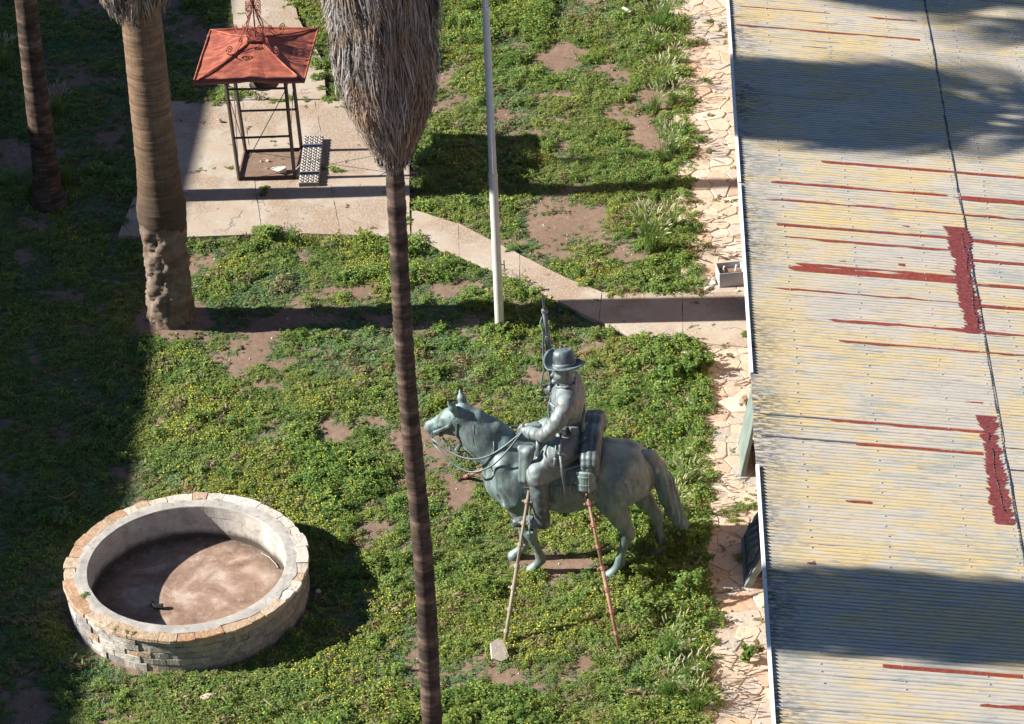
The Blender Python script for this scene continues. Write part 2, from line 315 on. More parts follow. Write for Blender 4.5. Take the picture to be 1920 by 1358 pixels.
MAT = dict(
    soil=m_soil(), concrete=m_concrete(), flag=m_flag(),
    bed=m_simple('mortar_bed', (.45, .37, .29), .95, 0, .35, 6, .5),
    wallpl=m_simple('wall_plaster', (.36, .24, .18), .9, 0, .25, 4, .3),
    farwall=m_simple('far_wall_plaster', (.55, .5, .42), .9, 0, .15, 2, .2),
    roof=m_roof(), white=m_simple('white_paint', (.8, .8, .78), .5, 0, .08, 3, .05),
    red=m_simple('red_oxide_paint', (.34, .07, .045), .7, 0, .35, 18, .2, c2=(.2, .045, .035)), maroon=m_simple('maroon_paint', (.27, .065, .065), .7, 0, .35, 16, .3, c2=(.15, .035, .04)),
    screw=m_simple('zinc_screw', (.42, .48, .56), .4, .3, .1), bead=m_simple('grey_blue_lap_bead', (.34, .38, .44), .6, 0, .3, 14, .1), seal=m_simple('blue_black_sealant', (.1, .12, .17), .6, 0, .4, 12, .3),
    pole=m_simple('pole_paint', (.62, .62, .6), .45, .1, .14, 5, .1), steel=m_simple('dark_steel', (.07, .08, .1), .5, .5, .3, 14, .1, c2=(.11, .075, .055)),
    rust=m_rust(), iron=m_simple('red_iron', (.27, .075, .055), .6, .2, .4, 20, .2), frame=m_simple('rusty_frame', (.14, .085, .07), .8, .2, .4, 12, .3),
    galv=m_simple('weathered_steel_plank', (.34, .30, .28), .5, .25, .2, 12, .15), cup=m_simple('bright_steel_ring', (.47, .44, .41), .4, .2, .15, 30, .1), band=m_simple('blue_steel_band', (.08, .1, .17), .4, .4, .2),
    bronze=m_bronze('green_bronze', (.065, .078, .085), (.145, .18, .185), (.20, .32, .31), (.36, .49, .47), .24, .52),
    bronze2=m_bronze('grey_bronze', (.085, .088, .09), (.165, .172, .178), (.18, .265, .27), (.33, .43, .44), .24, .5),
    bronze3=m_bronze('dark_bronze', (.036, .043, .05), (.08, .095, .104), (.15, .22, .23), (.27, .36, .38), .25, .48),
    plaque=m_bronze('plaque_bronze', (.11, .14, .13), (.17, .215, .2), (.22, .29, .265), (.3, .38, .35), .15, .6),
    relief=m_bronze('relief_bronze', (.07, .09, .105), (.12, .145, .165), (.15, .2, .225), (.22, .27, .29), .2, .55),
    tan=m_simple('green_brown_prop_paint', (.29, .28, .2), .7, .1, .3, 5, .3, c2=(.26, .19, .145)), rprop=m_simple('red_prop_paint', (.36, .2, .15), .75, .1, .3, 9, .3),
    whiteblock=m_simple('white_stone', (.68, .62, .54), .9, 0, .2, 14, .5), rock=m_simple('pale_rock', (.55, .43, .36), .9, 0, .25, 10, .6),
    trunk_l=m_trunk('ringed_palm_bark', ((.17, .11, .075), (.32, .215, .14), (.47, .325, .2)), 30, .55, 2.4, 4.4, dk=.35),
    trunk_c=m_trunk('brown_palm_bark', ((.12, .085, .066), (.23, .165, .13), (.38, .285, .225)), 11, .8, dark=(.03, .024, .021), dk=.85),
    stump=m_trunk('peeled_palm_base', ((.19, .145, .115), (.28, .225, .185), (.37, .31, .265)), 3.0, .9, dark=(.075, .055, .042), dk=.45),
    strand=m_strand(), core=m_simple('frond_thatch', (.1, .07, .05), .95, 0, .4, 6, .6),
    green_frond=m_leaf('palm_leaf', [(0, (.05, .09, .03)), (1, (.1, .15, .05))], .2),
    plaster=m_plaster(), basin=m_basin(),
    cop=m_stone('coping_stone', [(0, (.46, .33, .22)), (.3, (.52, .41, .3)), (.5, (.42, .25, .15)), (.68, (.48, .3, .2)), (.84, (.58, .5, .41))], (.2, .17, .14), .5),
    cop2=m_stone('limed_coping_stone', [(0, (.56, .52, .47)), (.3, (.6, .54, .47)), (.55, (.5, .42, .35)), (.75, (.64, .6, .55)), (.9, (.48, .34, .24))], (.3, .27, .24), .5),
    fstone=m_stone('wall_stone', [(0, (.42, .39, .36)), (.25, (.3, .29, .29)), (.45, (.5, .47, .43)), (.65, (.35, .33, .32)), (.8, (.24, .23, .23)), (.92, (.46, .33, .22))]),
    smear=m_stone('plaster_smeared_stone', [(0, (.27, .25, .22)), (.4, (.33, .31, .27)), (.7, (.22, .21, .185)), (.9, (.36, .29, .22))], (.42, .4, .35), .7),
    rubber=m_simple('black_rubber', (.02, .02, .022), .5, 0, .2), boxm=m_simple('grey_white_box_paint', (.42, .44, .47), .5, 0, .06, 5, .05),
    leafA=m_leaf('weed_leaf', [(0, (0.128, 0.186, 0.052)), (.35, (0.220, 0.290, 0.087)), (.7, (0.319, 0.365, 0.116)), (1, (0.418, 0.406, 0.162))], .4),
    leafB=m_leaf('mat_leaf', [(0, (0.133, 0.209, 0.087)), (.5, (0.232, 0.313, 0.139)), (1, (0.336, 0.394, 0.197))], .4),
    leafC=m_leaf('tall_leaf', [(0, (0.128, 0.203, 0.052)), (.5, (0.226, 0.319, 0.087)), (1, (0.348, 0.406, 0.139))], .4),
    dry=m_leaf('dry_leaf', [(0, (.22, .17, .09)), (.5, (.3, .24, .13)), (1, (.15, .17, .07))], .2),
    blade=m_leaf('grass_blade', [(0, (.1, .18, .04)), (.5, (.16, .24, .06)), (1, (.24, .27, .1))], .3),
    seed=m_leaf('seed_head', [(0, (.42, .38, .26)), (1, (.56, .52, .38))], .3),
    flower=m_simple('yellow_flower', (.72, .6, .03), .6, 0, .1), twig=m_simple('dry_twig', (.3, .24, .19), .9, 0, .3),
)

# ------------------------------------------------------------------ ground
def grid_axis(lo, hi, step, far):
    a = np.arange(lo, hi+step*.5, step); out = np.array([20, 60, 150, far])
    return np.concatenate([(lo-out)[::-1], a, hi+out])
LP = G(322, 603)                              # left palm foot
def hz(x, y):
    d = np.hypot(np.asarray(x)-LP[0]-.05, np.asarray(y)-LP[1]+.1)
    return .045*(fbm(np.asarray(x)*.9, np.asarray(y)*.9, 3)-.5) + .16*np.exp(-(d/.62)**2) - .03
gx = grid_axis(-15, 1.2, .14, 700); gy = grid_axis(28, 64, .14, 700)
XX, YY = np.meshgrid(gx, gy, indexing='ij'); ZZ = hz(XX, YY)
ins = (XX > -15.1) & (XX < 1.0) & (YY > 27.9) & (YY < 64.1); ZZ = np.where(ins, ZZ, -.03)
nx, ny = XX.shape; idx = np.arange(nx*ny).reshape(nx, ny)
GF = np.stack([idx[:-1, :-1], idx[1:, :-1], idx[1:, 1:], idx[:-1, 1:]], -1).reshape(-1, 4)
ground = tag(link('ground', np_mesh('ground', np.stack([XX, YY, ZZ], -1).reshape(-1, 3), GF, True), MAT['soil']), 'bare reddish brown soil of the yard', kind='structure')

# ------------------------------------------------------------------ concrete pavement, slab by slab
def clip(poly, a, b):
    """keep the part left of the line a->b"""
    out = []; n = len(poly); d = lambda p: (b[0]-a[0])*(p[1]-a[1])-(b[1]-a[1])*(p[0]-a[0])
    for i in range(n):
        p, q = poly[i], poly[(i+1) % n]; dp, dq = d(p), d(q)
        if dp >= 0: out.append(p)
        if dp*dq < 0:
            t = dp/(dp-dq); out.append((p[0]+t*(q[0]-p[0]), p[1]+t*(q[1]-p[1])))
    return out
def area(p): return .5*sum(p[i][0]*p[(i+1) % len(p)][1]-p[(i+1) % len(p)][0]*p[i][1] for i in range(len(p)))
def gp(pts): return [tuple(G(u, v)[:2]) for u, v in pts]
PAD = gp([(222, 447), (360, 449), (560, 441), (770, 450), (768, 395), (768, 285), (700, 230), (640, 192), (322, 194), (282, 300)])
UPP = gp([(412, 192), (612, 190), (606, 120), (560, 40), (535, -60), (425, -60), (440, 60)])
WALK = gp([(772, 449), (840, 474), (930, 510), (1020, 555), (1090, 592), (1180, 632), (1290, 645), (1450, 660), (1450, 552), (1130, 553), (1060, 525), (950, 470), (860, 424), (772, 396)])
pave = tag(bpy.data.objects.new('concrete_pavement', None), 'cracked beige concrete pad and path across the yard', kind='structure'); COL.objects.link(pave)
slabs = []
def split(polys, u0v0, u1v1, gap=.007):
    a = G(*u0v0)[:2]; b = G(*u1v1)[:2]; d = b-a; nrm = np.array([-d[1], d[0]])/np.linalg.norm(d)*gap/2
    out = []
    for p in polys:
        l = clip(p, a+nrm, b+nrm); r = clip(p, b-nrm, a-nrm)
        out += [q for q in (l, r) if len(q) > 2 and abs(area(q)) > .02]
    return out
pad = split([PAD], (230, 335), (770, 322)); pad = split(pad, (493, 450), (455, 190)); pad = split(pad, (640, 450), (590, 190))
upp = split([UPP], (400, 90), (620, 92))
walk = split([WALK], (975, 560), (974, 440)); walk = split(walk, (1281, 660), (1279, 540)); walk = split(walk, (1120, 640), (1130, 540)); walk = split(walk, (862, 500), (858, 400))
for k, p in enumerate(pad+upp+walk):
    if area(p) < 0: p = p[::-1]
    q = []                                     # broken, wandering edges
    for i in range(len(p)):
        a = np.array(p[i]); b = np.array(p[(i+1) % len(p)]); L = np.linalg.norm(b-a); n = max(1, int(L/.14))
        for j in range(n):
            t = j/n; c = a+(b-a)*t
            c = c+(0 if j == 0 else 1)*np.array([rnd.uniform(-.006, .006), rnd.uniform(-.006, .006)]); q.append(tuple(c))
    zt = .052+rnd.uniform(-.006, .006); mb = MB(); mb.prism(q, -.06, zt)
    o = mb.build('slab', MAT['concrete'], pave)

# ------------------------------------------------------------------ crazy paving along the wall
spath = tag(bpy.data.objects.new('stone_path', None), 'crazy paving of buff and orange flagstones along the building wall', kind='structure'); COL.objects.link(spath)
bedm = MB(); bedm.prism([(.55, 31), (1.9, 31), (1.9, 62), (.55, 62)], -.08, .026); bo = bedm.build('mortar_bed', MAT['bed'], spath)
wy0, wy1 = G(1412, 655)[1], G(1412, 556)[1]
def pave_cells(x0, x1, y0, y1, cell):
    W, H = x1-x0, y1-y0; nx_ = max(2, round(W/cell)); ny_ = max(2, round(H/cell)); S = []
    for i in range(nx_):
        for j in range(ny_): S.append((x0+(i+.5+rnd.uniform(-.42, .42))*W/nx_, y0+(j+.5+(.5 if i % 2 else 0)*.8+rnd.uniform(-.4, .4))*H/ny_))
    S = [s for s in S if rnd.random() > .14]
    S = np.array(S); out = []
    for i, s in enumerate(S):
        poly = [(x0, y0), (x1, y0), (x1, y1), (x0, y1)]
        dd = np.hypot(*(S-s).T); near = [j for j in np.argsort(dd)[1:22]]
        for j in near:
            m = (s+S[j])/2; d = S[j]-s; d = d/np.linalg.norm(d); m = m-d*.0045
            t = np.array([-d[1], d[0]]); poly = clip(poly, m, m+t)
            if len(poly) < 3: break
        if len(poly) >= 3 and abs(area(poly)) > .006: out.append(poly)
    return out
cells = pave_cells(.60, 1.86, 34.2, wy0-.03, .315)+pave_cells(.60, 1.86, wy1+.03, 59.6, .315)
for poly in cells:
    if area(poly) < 0: poly = poly[::-1]
    q = []
    for i in range(len(poly)):                 # chip each corner, bow each side a little
        p0, p1, p2 = [np.array(poly[(i+k) % len(poly)]) for k in (-1, 0, 1)]
        e0 = p0-p1; e1 = p2-p1; l0 = np.linalg.norm(e0); l1 = np.linalg.norm(e1)
        c = min(.035, .22*min(l0, l1)); q += [p1+e0/(l0+1e-9)*c+np.array([rnd.uniform(-.006, .006), 0]), p1+e1/(l1+1e-9)*c+np.array([0, rnd.uniform(-.006, .006)])]
    cx = np.mean([p[0] for p in q]); cy = np.mean([p[1] for p in q]); zt = .034+rnd.uniform(-.008, .02); tx, ty = rnd.uniform(-.035, .035), rnd.uniform(-.035, .035)
    n = len(q); V = [(p[0]-cx, p[1]-cy, -.05) for p in q]+[((p[0]-cx), (p[1]-cy), zt-.008+tx*(p[0]-cx)+ty*(p[1]-cy)) for p in q]+[((p[0]-cx)*.93, (p[1]-cy)*.93, zt+tx*(p[0]-cx)+ty*(p[1]-cy)) for p in q]
    F = [[i, (i+1) % n, n+(i+1) % n, n+i] for i in range(n)]+[[n+i, n+(i+1) % n, 2*n+(i+1) % n, 2*n+i] for i in range(n)]+[list(range(2*n, 3*n))]
    o = link('flagstone', np_mesh('flagstone', V, F), MAT['flag'], spath); o.location = (cx, cy, 0)

# ------------------------------------------------------------------ building on the right with the corrugated roof
EX, EZ, SL = 1.49, 4.10, .113
def rz_(x): return EZ-SL*(x-EX)
bld = thing('building', 'long single storey building under a weathered corrugated iron roof with red paint streaks', 'building', (1.76, 45, 0))
def bpart(mb, name, mat, smooth=False):
    o = mb.build(name, mat, None, smooth); o.parent = bld; o.matrix_parent_inverse = Matrix.Translation((-1.76, -45, 0)); return o
mb = MB(); mb.box((1.87, 45, 1.95), (.22, 40, 4.06)); bpart(mb, 'wall', MAT['wallpl'])
mb = MB(); mb.box((11.3, 45, 1.4), (.22, 40, 2.9)); bpart(mb, 'wall', MAT['wallpl'])
for yy in (25.1, 64.9):
    mb = MB(); V = [(1.98, yy-.1, -.08), (11.19, yy-.1, -.08), (11.19, yy-.1, rz_(11.19)-.09), (1.98, yy-.1, rz_(1.98)-.09)]; V += [(a, b+.2, c) for a, b, c in V]
    mb.add(V, [[0, 1, 2, 3], [7, 6, 5, 4], [0, 4, 5, 1], [1, 5, 6, 2], [2, 6, 7, 3], [3, 7, 4, 0]]); bpart(mb, 'gable_wall', MAT['wallpl'])
NC = 9; cov = NC*CORR; YS0 = math.floor(25/CORR)*CORR; nsh = int(40/cov)
def sheet_mesh(x0, x1, lift):
    k = 8; n = int((NC+.5)*k)+1; ys = np.arange(n)*CORR/k; V = []
    xs = np.linspace(x0, x1, 3)
    for x in xs:
        for y in ys:
            V.append((x, y, rz_(x)+.0095*cos(2*pi*y/CORR)+lift*(x-x0)/(x1-x0)+.0035*max(0, (y-cov*.5)/cov)))
    F = [[i*n+j, (i+1)*n+j, (i+1)*n+j+1, i*n+j+1] for i in range(2) for j in range(n-1)]
    me = np_mesh('roof_sheet', V, F, True); me.materials.append(MAT['roof']); return me
rows = [sheet_mesh(1.44, 4.90, .009), sheet_mesh(4.76, 8.3, .009), sheet_mesh(8.16, 11.6, .004)]
for me in rows:
    for i in range(nsh):
        o = bpy.data.objects.new('roof_sheet', me); COL.objects.link(o); o.parent = bld
        o.location = (-1.76+rnd.uniform(-.008, .008), YS0+i*cov-45, rnd.uniform(-.0015, .0015))
def rpt(u, v):
    d = ray(u, v); t = (EZ+SL*EX-CC[2]-SL*CC[0])/(d[2]+SL*d[0]); return CC+d*t
def roof_strip(x0, x1, yc, wid, mat, lift=.011, rag=.4, name='paint_streak', yslope=0.0):
    """a brushed streak of paint that follows the corrugation"""
    xs = np.arange(x0, x1, .05); k = max(5, int(wid/.009)); V = []; n = k+1
    for a, x in enumerate(xs):
        ww = wid*(.95+rag*(fbm(x*3.3, yc*3, 5)-.5)*2.6); c = yc+yslope*(x-x0)+.03*(fbm(x*2.6, yc*9, 8)-.5)
        if a < 2: ww *= .55+.2*a
        for j in range(n):
            y = c+(j/k-.5)*ww; V.append((x, y, rz_(x)+.0095*cos(2*pi*y/CORR)+lift))
    F = [[i*n+j, (i+1)*n+j, (i+1)*n+j+1, i*n+j+1] for i in range(len(xs)-1) for j in range(k)]
    o = link(name, np_mesh(name, V, F, True), mat); o.parent = bld; o.matrix_parent_inverse = Matrix.Translation((-1.76, -45, 0)); return o
STREAKS = [(1376, 46, 1727, 76, 4), (1385, 11, 1560, 27, 2), (1625, 33, 1722, 41, 3.5), (1500, 87, 1552, 92, 2), (1540, 303, 1925, 336, 4), (1446, 341, 1782, 371, 4.5), (1786, 371, 1925, 382, 8),
           (1437, 372, 1925, 416, 4), (1456, 421, 1790, 450, 4.5), (1815, 452, 1925, 462, 5), (1468, 444, 1795, 472, 3.5), (1492, 493, 1790, 521, 4.5), (1478, 502, 1806, 531, 8.5), (1815, 488, 1925, 497, 5),
           (1812, 533, 1925, 544, 5), (1451, 541, 1800, 569, 4), (1820, 571, 1925, 581, 5), (1551, 601, 1925, 630, 5), (1573, 641, 1925, 667, 3.5), (1810, 755, 1848, 758, 4), (1555, 788, 1846, 811, 4.5),
           (1605, 834, 1845, 852, 3), (1585, 940, 1635, 944, 2), (1655, 1251, 1925, 1270, 5), (1838, 1325, 1925, 1330, 5), (1692, 425, 1703, 426, 4), (1680, 484, 1690, 485, 4), (1684, 496, 1692, 498, 5), (1572, 490, 1577, 491, 3.5), (1513, 1056, 1519, 1057, 4)]
for (u0, v0, u1, v1, wpx) in STREAKS:
    a = rpt(u0, v0); b = rpt(u1, v1); roof_strip(a[0], max(b[0], a[0]+.11), (a[1]+b[1])/2, wpx*.92/64., MAT['red'])
for i in range(3, nsh-8):
    y_ = YS0+i*cov+.01
    if rnd.random() < .8: roof_strip(1.46, rnd.choice((4.78, 4.78, 3.4, 2.6)), y_, rnd.uniform(.012, .026), MAT['bead'], .0125, .8, 'lap_bead')
    if rnd.random() < .6: roof_strip(4.92, 7.6, y_, rnd.uniform(.01, .02), MAT['bead'], .0125, .8, 'lap_bead')
def ragged_patch(a0, b0, a1, b1, mat, name):
    """broad ragged brush patch across the lap: px left/right at its far and near end"""
    P0, Q0, P1, Q1 = rpt(*a0), rpt(*b0), rpt(*a1), rpt(*b1); V = []; F = []; ys = np.arange(P1[1], P0[1], CORR/8)
    for i, y in enumerate(ys):
        t = (y-P1[1])/(P0[1]-P1[1]); xl = P1[0]+t*(P0[0]-P1[0]); xr = Q1[0]+t*(Q0[0]-Q1[0])
        j = math.floor(y/CORR); xl += .07*(vnoise(j*.77, 2, 4)-.5)+.05*(vnoise(y*40, 1, 6)-.5)+.03*(vnoise(y*1.3, 7, 2)-.5)-.03; xr += .09*(vnoise(j*.77, 9, 4)-.5)+.05*(vnoise(y*40, 8, 6)-.5)+.03*(vnoise(y*1.1, 3, 2)-.5)+.03
        tooth = .02*cos(2*pi*y/CORR)*(.2+1.3*vnoise(j*1.7, 5, 3)); xl -= tooth; xr += tooth
        for k in range(9):
            x = xl+(xr-xl)*k/8; V.append((x, y, rz_(x)+.0095*cos(2*pi*y/CORR)+.014))
    n = len(ys); F = [[i*9+k, i*9+k+1, (i+1)*9+k+1, (i+1)*9+k] for i in range(n-1) for k in range(8)]
    o = link(name, np_mesh(name, V, F, True), mat); o.parent = bld; o.matrix_parent_inverse = Matrix.Translation((-1.76, -45, 0)); return o
ragged_patch((1778, 427), (1808, 429), (1814, 627), (1836, 628), MAT['maroon'], 'paint_patch')
ragged_patch((1838, 780), (1858, 782), (1869, 984), (1898, 985), MAT['maroon'], 'paint_patch')
# sealant smeared down the end lap, on some side laps, and the dark gash where the patch has split
V = []; ys = np.arange(30, 60, .02)
for y in ys:
    c = 4.895+.02*(vnoise(y*3, 0, 3)-.5); ww = .018+.03*vnoise(y*11, 4, 3)**2+(.03 if 50 < y < 54 else 0)*vnoise(y*9, 2, 9)
    for s_ in (-1, -.3, .3, 1):
        x = c+s_*ww*.5; V.append((x, y, rz_(x)+.0095*cos(2*pi*y/CORR)+(.0125 if s_ < .5 else .006)))
F = [[i*4+k, i*4+k+1, i*4+k+5, i*4+k+4] for i in range(len(ys)-1) for k in range(3)]
o = link('lap_sealant', np_mesh('lap_sealant', V, F, True), MAT['seal']); o.parent = bld; o.matrix_parent_inverse = Matrix.Translation((-1.76, -45, 0))
for (u0, v0, u1, v1, wpx) in [(1425, 775, 1560, 789, 5), (1425, 815, 1612, 834, 4), (1872, 839, 1925, 844, 3), (1885, 881, 1925, 884, 3)]:
    a = rpt(u0, v0); b = rpt(u1, v1); roof_strip(a[0], b[0], (a[1]+b[1])/2, wpx*.6/64., MAT['seal'], .0105, .5, 'lap_sealant')
for (u0, v0, u1, v1) in [(1806, 440, 1833, 620), (1850, 800, 1880, 960)]:
    a = rpt(u0, v0); b = rpt(u1, v1); mb = MB(); pts = []
    for t in np.linspace(0, 1, 60):
        q = a+(b-a)*t; pts.append((q[0]+.05*(vnoise(q[1]*5, 1, 2)-.5), q[1], rz_(q[0])+.012+.0095*cos(2*pi*q[1]/CORR)))
    mb.tube(pts, .008, 5); bpart(mb, 'split_seam', MAT['rubber'])
mb = MB()
for x in (2.10, 3.12, 4.16, 4.80, 5.3, 6.3, 7.3):
    y = 31.0
    while y < 60:
        yy = round(y/CORR)*CORR; z = rz_(x)+.0095+.008; r_ = .011; x_ = x+rnd.uniform(-.02, .02)
        mb.add([(x_-r_, yy-r_, z), (x_+r_, yy-r_, z), (x_+r_, yy+r_, z), (x_-r_, yy+r_, z), (x_, yy, z+.012)], [[0, 1, 4], [1, 2, 4], [2, 3, 4], [3, 0, 4]]); y += rnd.choice((2, 3, 3, 4))*CORR
tag(bpart(mb, 'roof_screws', MAT['screw']), kind='stuff')
# white verge flashing in lengths, missing behind the leaning slabs
def eaveY(v):
    lo, hi = 25., 65.
    for _ in range(50):
        m_ = (lo+hi)/2; d = np.array([EX-.06, m_, EZ])-CC; vv = PH/2-FPX*(d@up)/(d@fw)
        if vv > v: lo = m_
        else: hi = m_
    return lo
for v0, v1 in [(-80, 345), (347, 702), (874, 1085), (1087, 1400)]:
    ya, yb = eaveY(v1), eaveY(v0); mb = MB(); mb.box((EX-.045, (ya+yb)/2, EZ-.007), (.014, yb-ya-.004, .08), None, .003); mb.box((EX-.024, (ya+yb)/2, EZ+.028), (.04, yb-ya-.004, .012), None, .002)
    bpart(mb, 'verge_flashing', MAT['white'])
mb = MB(); mb.box((EX+.10, 45, EZ-.11), (.1, 39.8, .1)); bpart(mb, 'eave_beam', MAT['steel'])
for x in (2.1, 4.2, 6.3, 8.4, 10.5):
    mb = MB(); mb.box((x, 45, rz_(x)-.075), (.06, 39.6, .1)); bpart(mb, 'purlin', MAT['frame'])

# ------------------------------------------------------------------ taller wing to the west, outside the picture: its shade lies over the left of the yard
WX = -8.2; WH = 9.0; FX = WX-WH/math.tan(SUN_EL)
wing = thing('wing_building', 'tall pale wing of the fort west of the yard, throwing the broad shadow', 'building', (FX-4, 44, 0))
def wpart(mb, name, mat):
    o = mb.build(name, mat); o.parent = wing; o.matrix_parent_inverse = Matrix.Translation((-(FX-4), -44, 0)); return o
mb = MB(); mb.box((FX-4.2, 44, 4.3), (8, 60, 8.76)); wpart(mb, 'wall', MAT['farwall'])
mb = MB(); mb.box((FX-4.2, 44, 8.84), (8.4, 60.4, .32)); wpart(mb, 'roof', MAT['farwall'])
for k in range(12):
    for z in (2.0, 5.8):
        mb = MB(); mb.box((FX-.18, 17+k*4.9, z), (.08, 1.2, 1.7), None, .01); f_ = wpart(mb, 'window', MAT['white'])
        mb = MB(); mb.box((FX-.13, 17+k*4.9, z), (.04, .98, 1.46)); p_ = mb.build('pane', MAT['band'], f_)

# ------------------------------------------------------------------ palms
def trunk_mesh(cl, rad, zs, n=44, ring=.0, ringp=.045, lump=None, seed=1, ringb=.014):
    cl = np.asarray(cl, float); z = np.asarray(zs); k = len(z); th = np.arange(n)/n*2*pi
    R = np.repeat(np.asarray(rad)[:, None], n, 1)
    T, Z = np.meshgrid(th, z); ph = vnoise(T*3/(2*pi)*2, Z*1.5, seed)*3
    R = R*(1+.03*(fbm(np.cos(T)*2+9, np.sin(T)*2+Z*1.2, seed)-.5)*2)
    R = R+ring*np.abs(np.sin(pi*Z/ringp+ph*.5))*np.where(Z > (lump or 0), 1, .2)
    if lump:
        wgt = np.clip((lump-Z)/.25, 0, 1); nn = fbm(np.cos(T)*3.2+5, np.sin(T)*3.2+Z*3.4, seed+5, 5)+.6*fbm(T*5, Z*7.5, seed+9, 3)
        R = R+wgt*(.13*(nn-.8)-.09*np.clip(.47-fbm(np.cos(T)*4+3, np.sin(T)*4+Z*5, seed+2, 3), 0, .2)*4+.03*(fbm(np.cos(T)*9, np.sin(T)*9+Z*11, seed+3, 2)-.5))
    R = R+ringb*(vnoise(Z*9, T*0+.5, seed+7)-.5)+ringb*.7*(vnoise(Z*26, np.cos(T)*1.5+4, seed+8)-.5)
    V = np.stack([cl[:, 0:1]+R*np.cos(T), cl[:, 1:2]+R*np.sin(T), Z], -1).reshape(-1, 3)
    i = np.arange(k*n).reshape(k, n); F = np.stack([i[:-1], np.roll(i, -1, 1)[:-1], np.roll(i, -1, 1)[1:], i[1:]], -1).reshape(-1, 4)
    return V, F
def skirt_mesh(cx, cy, prof, nf, per, z0, z1, seed=3, wmul=1.0, lens=(.45, 1.0), zend=-99):
    """prof(z) -> outer radius. Hanging dead fronds: bundles of narrow ribbons."""
    g = np.random.default_rng(seed); V = []; F = []; b = 0
    for f in range(nf):
        z = z0+(z1-z0)*g.random()**.9; th = g.uniform(0, 2*pi); L = g.uniform(*lens); sp = g.uniform(.05, .2); tw = g.normal(0, .2); out = g.uniform(.78, 1.13)
        for s in range(per):
            a = th+g.normal(0, sp); l = L*g.uniform(.55, 1.1); zt = z+g.uniform(-.1, .15); drift = tw+g.normal(0, .07); ww = g.uniform(.006, .014)*wmul; oo = out*g.uniform(.94, 1.05)
            pts = []
            for t in (0, .35, .7, 1.0):
                zz = max(zt-l*t, zend+g.uniform(0, .12)-.1*t*0) if t < 1 else max(zt-l, zend+g.uniform(-.08, .16)); r = prof(zz)*oo*(1.04-.2*(1-t)**2)+(.03*g.normal() if t > .6 else 0); r = max(r, .06)
                aa = a+drift*t*l*.6/max(r, .3); pts.append((cx(zz)+r*cos(aa), cy(zz)+r*sin(aa), zz, aa))
            for i, (x, y, zz, aa) in enumerate(pts):
                w_ = ww*(1.0, 1.1, .9, .25)[i]; tx, ty = -sin(aa)*w_, cos(aa)*w_; q = g.normal(0, .5)*w_
                V += [(x-tx-q*cos(aa), y-ty-q*sin(aa), zz), (x+tx+q*cos(aa), y+ty+q*sin(aa), zz)]
            for i in range(3): F.append((b+2*i, b+2*i+1, b+2*i+3, b+2*i+2))
            b += 8
    return np.array(V), np.array(F)
def frond_mesh():
    mb = MB(); mb.tube([(0, 0, 0), (.5, 0, .16), (1.0, 0, .2)], [.03, .022, .014], 5); V = []; F = []
    for k in range(26):
        a = radians(-105+210*k/25); L = .95*(1-.25*abs(k-12.5)/12.5); c, s = cos(a), sin(a); wv = .032
        px, py = -s*wv, c*wv; b = len(V)
        V += [(1+.05*c, .05*s, .2), (1+.6*L*c+px, .6*L*s+py, .19), (1+.6*L*c-px, .6*L*s-py, .19), (1+L*c+px*.4, L*s+py*.4, .02-.1*abs(s)), (1+L*c-px*.4, L*s-py*.4, .02-.1*abs(s))]
        F += [[b, b+2, b+1], [b+1, b+2, b+4, b+3]]
    mb.add(V, F); return mb.mesh('frond')
FROND = frond_mesh(); FROND.materials.append(MAT['green_frond'])
def crown(parent, loc, n, seed, s=1.0):
    g = random.Random(seed)
    for k in range(n):
        o = bpy.data.objects.new('frond', FROND); COL.objects.link(o); o.parent = parent; o.location = loc
        o.rotation_euler = (g.uniform(-.3, .3), radians(g.uniform(-70, 50)), k*2.39996+g.uniform(-.2, .2)); o.scale = [s*g.uniform(.85, 1.15)]*3
def palm(label, base, cfun, rfun, height, mat, prof, sz0, sz1, nf, per, seed, name='palm_tree', lump=None, ring=.008, group=None, wm=1.0, nfr=30, stepz=.022, zend=-99):
    t = thing(name, label, 'palm tree', (base[0], base[1], 0), 0, group)
    zs = np.arange(-.15, height, stepz); cl = np.array([cfun(z) for z in zs])-np.array([base[0], base[1]]); V, F = trunk_mesh(cl, [rfun(z) for z in zs], zs, 44, ring, .05, lump, seed)
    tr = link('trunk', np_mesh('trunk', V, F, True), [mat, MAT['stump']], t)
    if lump:
        _c = V[F].mean(1); zc = _c[:, 2]+.5*(fbm(_c[:, 0]*4+_c[:, 2], _c[:, 1]*4+_c[:, 2]*.7, 3, 3)-.5); tr.data.polygons.foreach_set('material_index', (zc < lump-.12).astype(np.int32))
    cx = lambda z: cfun(z)[0]-base[0]; cy = lambda z: cfun(z)[1]-base[1]
    V, F = skirt_mesh(cx, cy, prof, nf, per, sz0, sz1, seed, wm, zend=zend); sk = link('dead_frond_skirt', np_mesh('dead_frond_skirt', V, F), MAT['strand'], t); tag(sk, kind='stuff')
    zz = np.linspace(sz0+.15, sz1, 40); mb = MB(); P = []
    k = len(zz); n = 28; V = [(cx(z)+prof(z)*.8*(1+.1*(vnoise(j*.8, z*4, 3)-.5))*cos(2*pi*j/n), cy(z)+prof(z)*.8*sin(2*pi*j/n), z) for z in zz for j in range(n)]
    mb.add(V, [[i*n+j, i*n+(j+1) % n, (i+1)*n+(j+1) % n, (i+1)*n+j] for i in range(k-1) for j in range(n)]+[list(range(n))]); mb.build('thatch_core', MAT['core'], t, True)
    c = cfun(height); crown(t, (c[0]-base[0], c[1]-base[1], height), nfr, seed); return t
interp = lambda xs, ys: (lambda z: float(np.interp(z, xs, ys)))
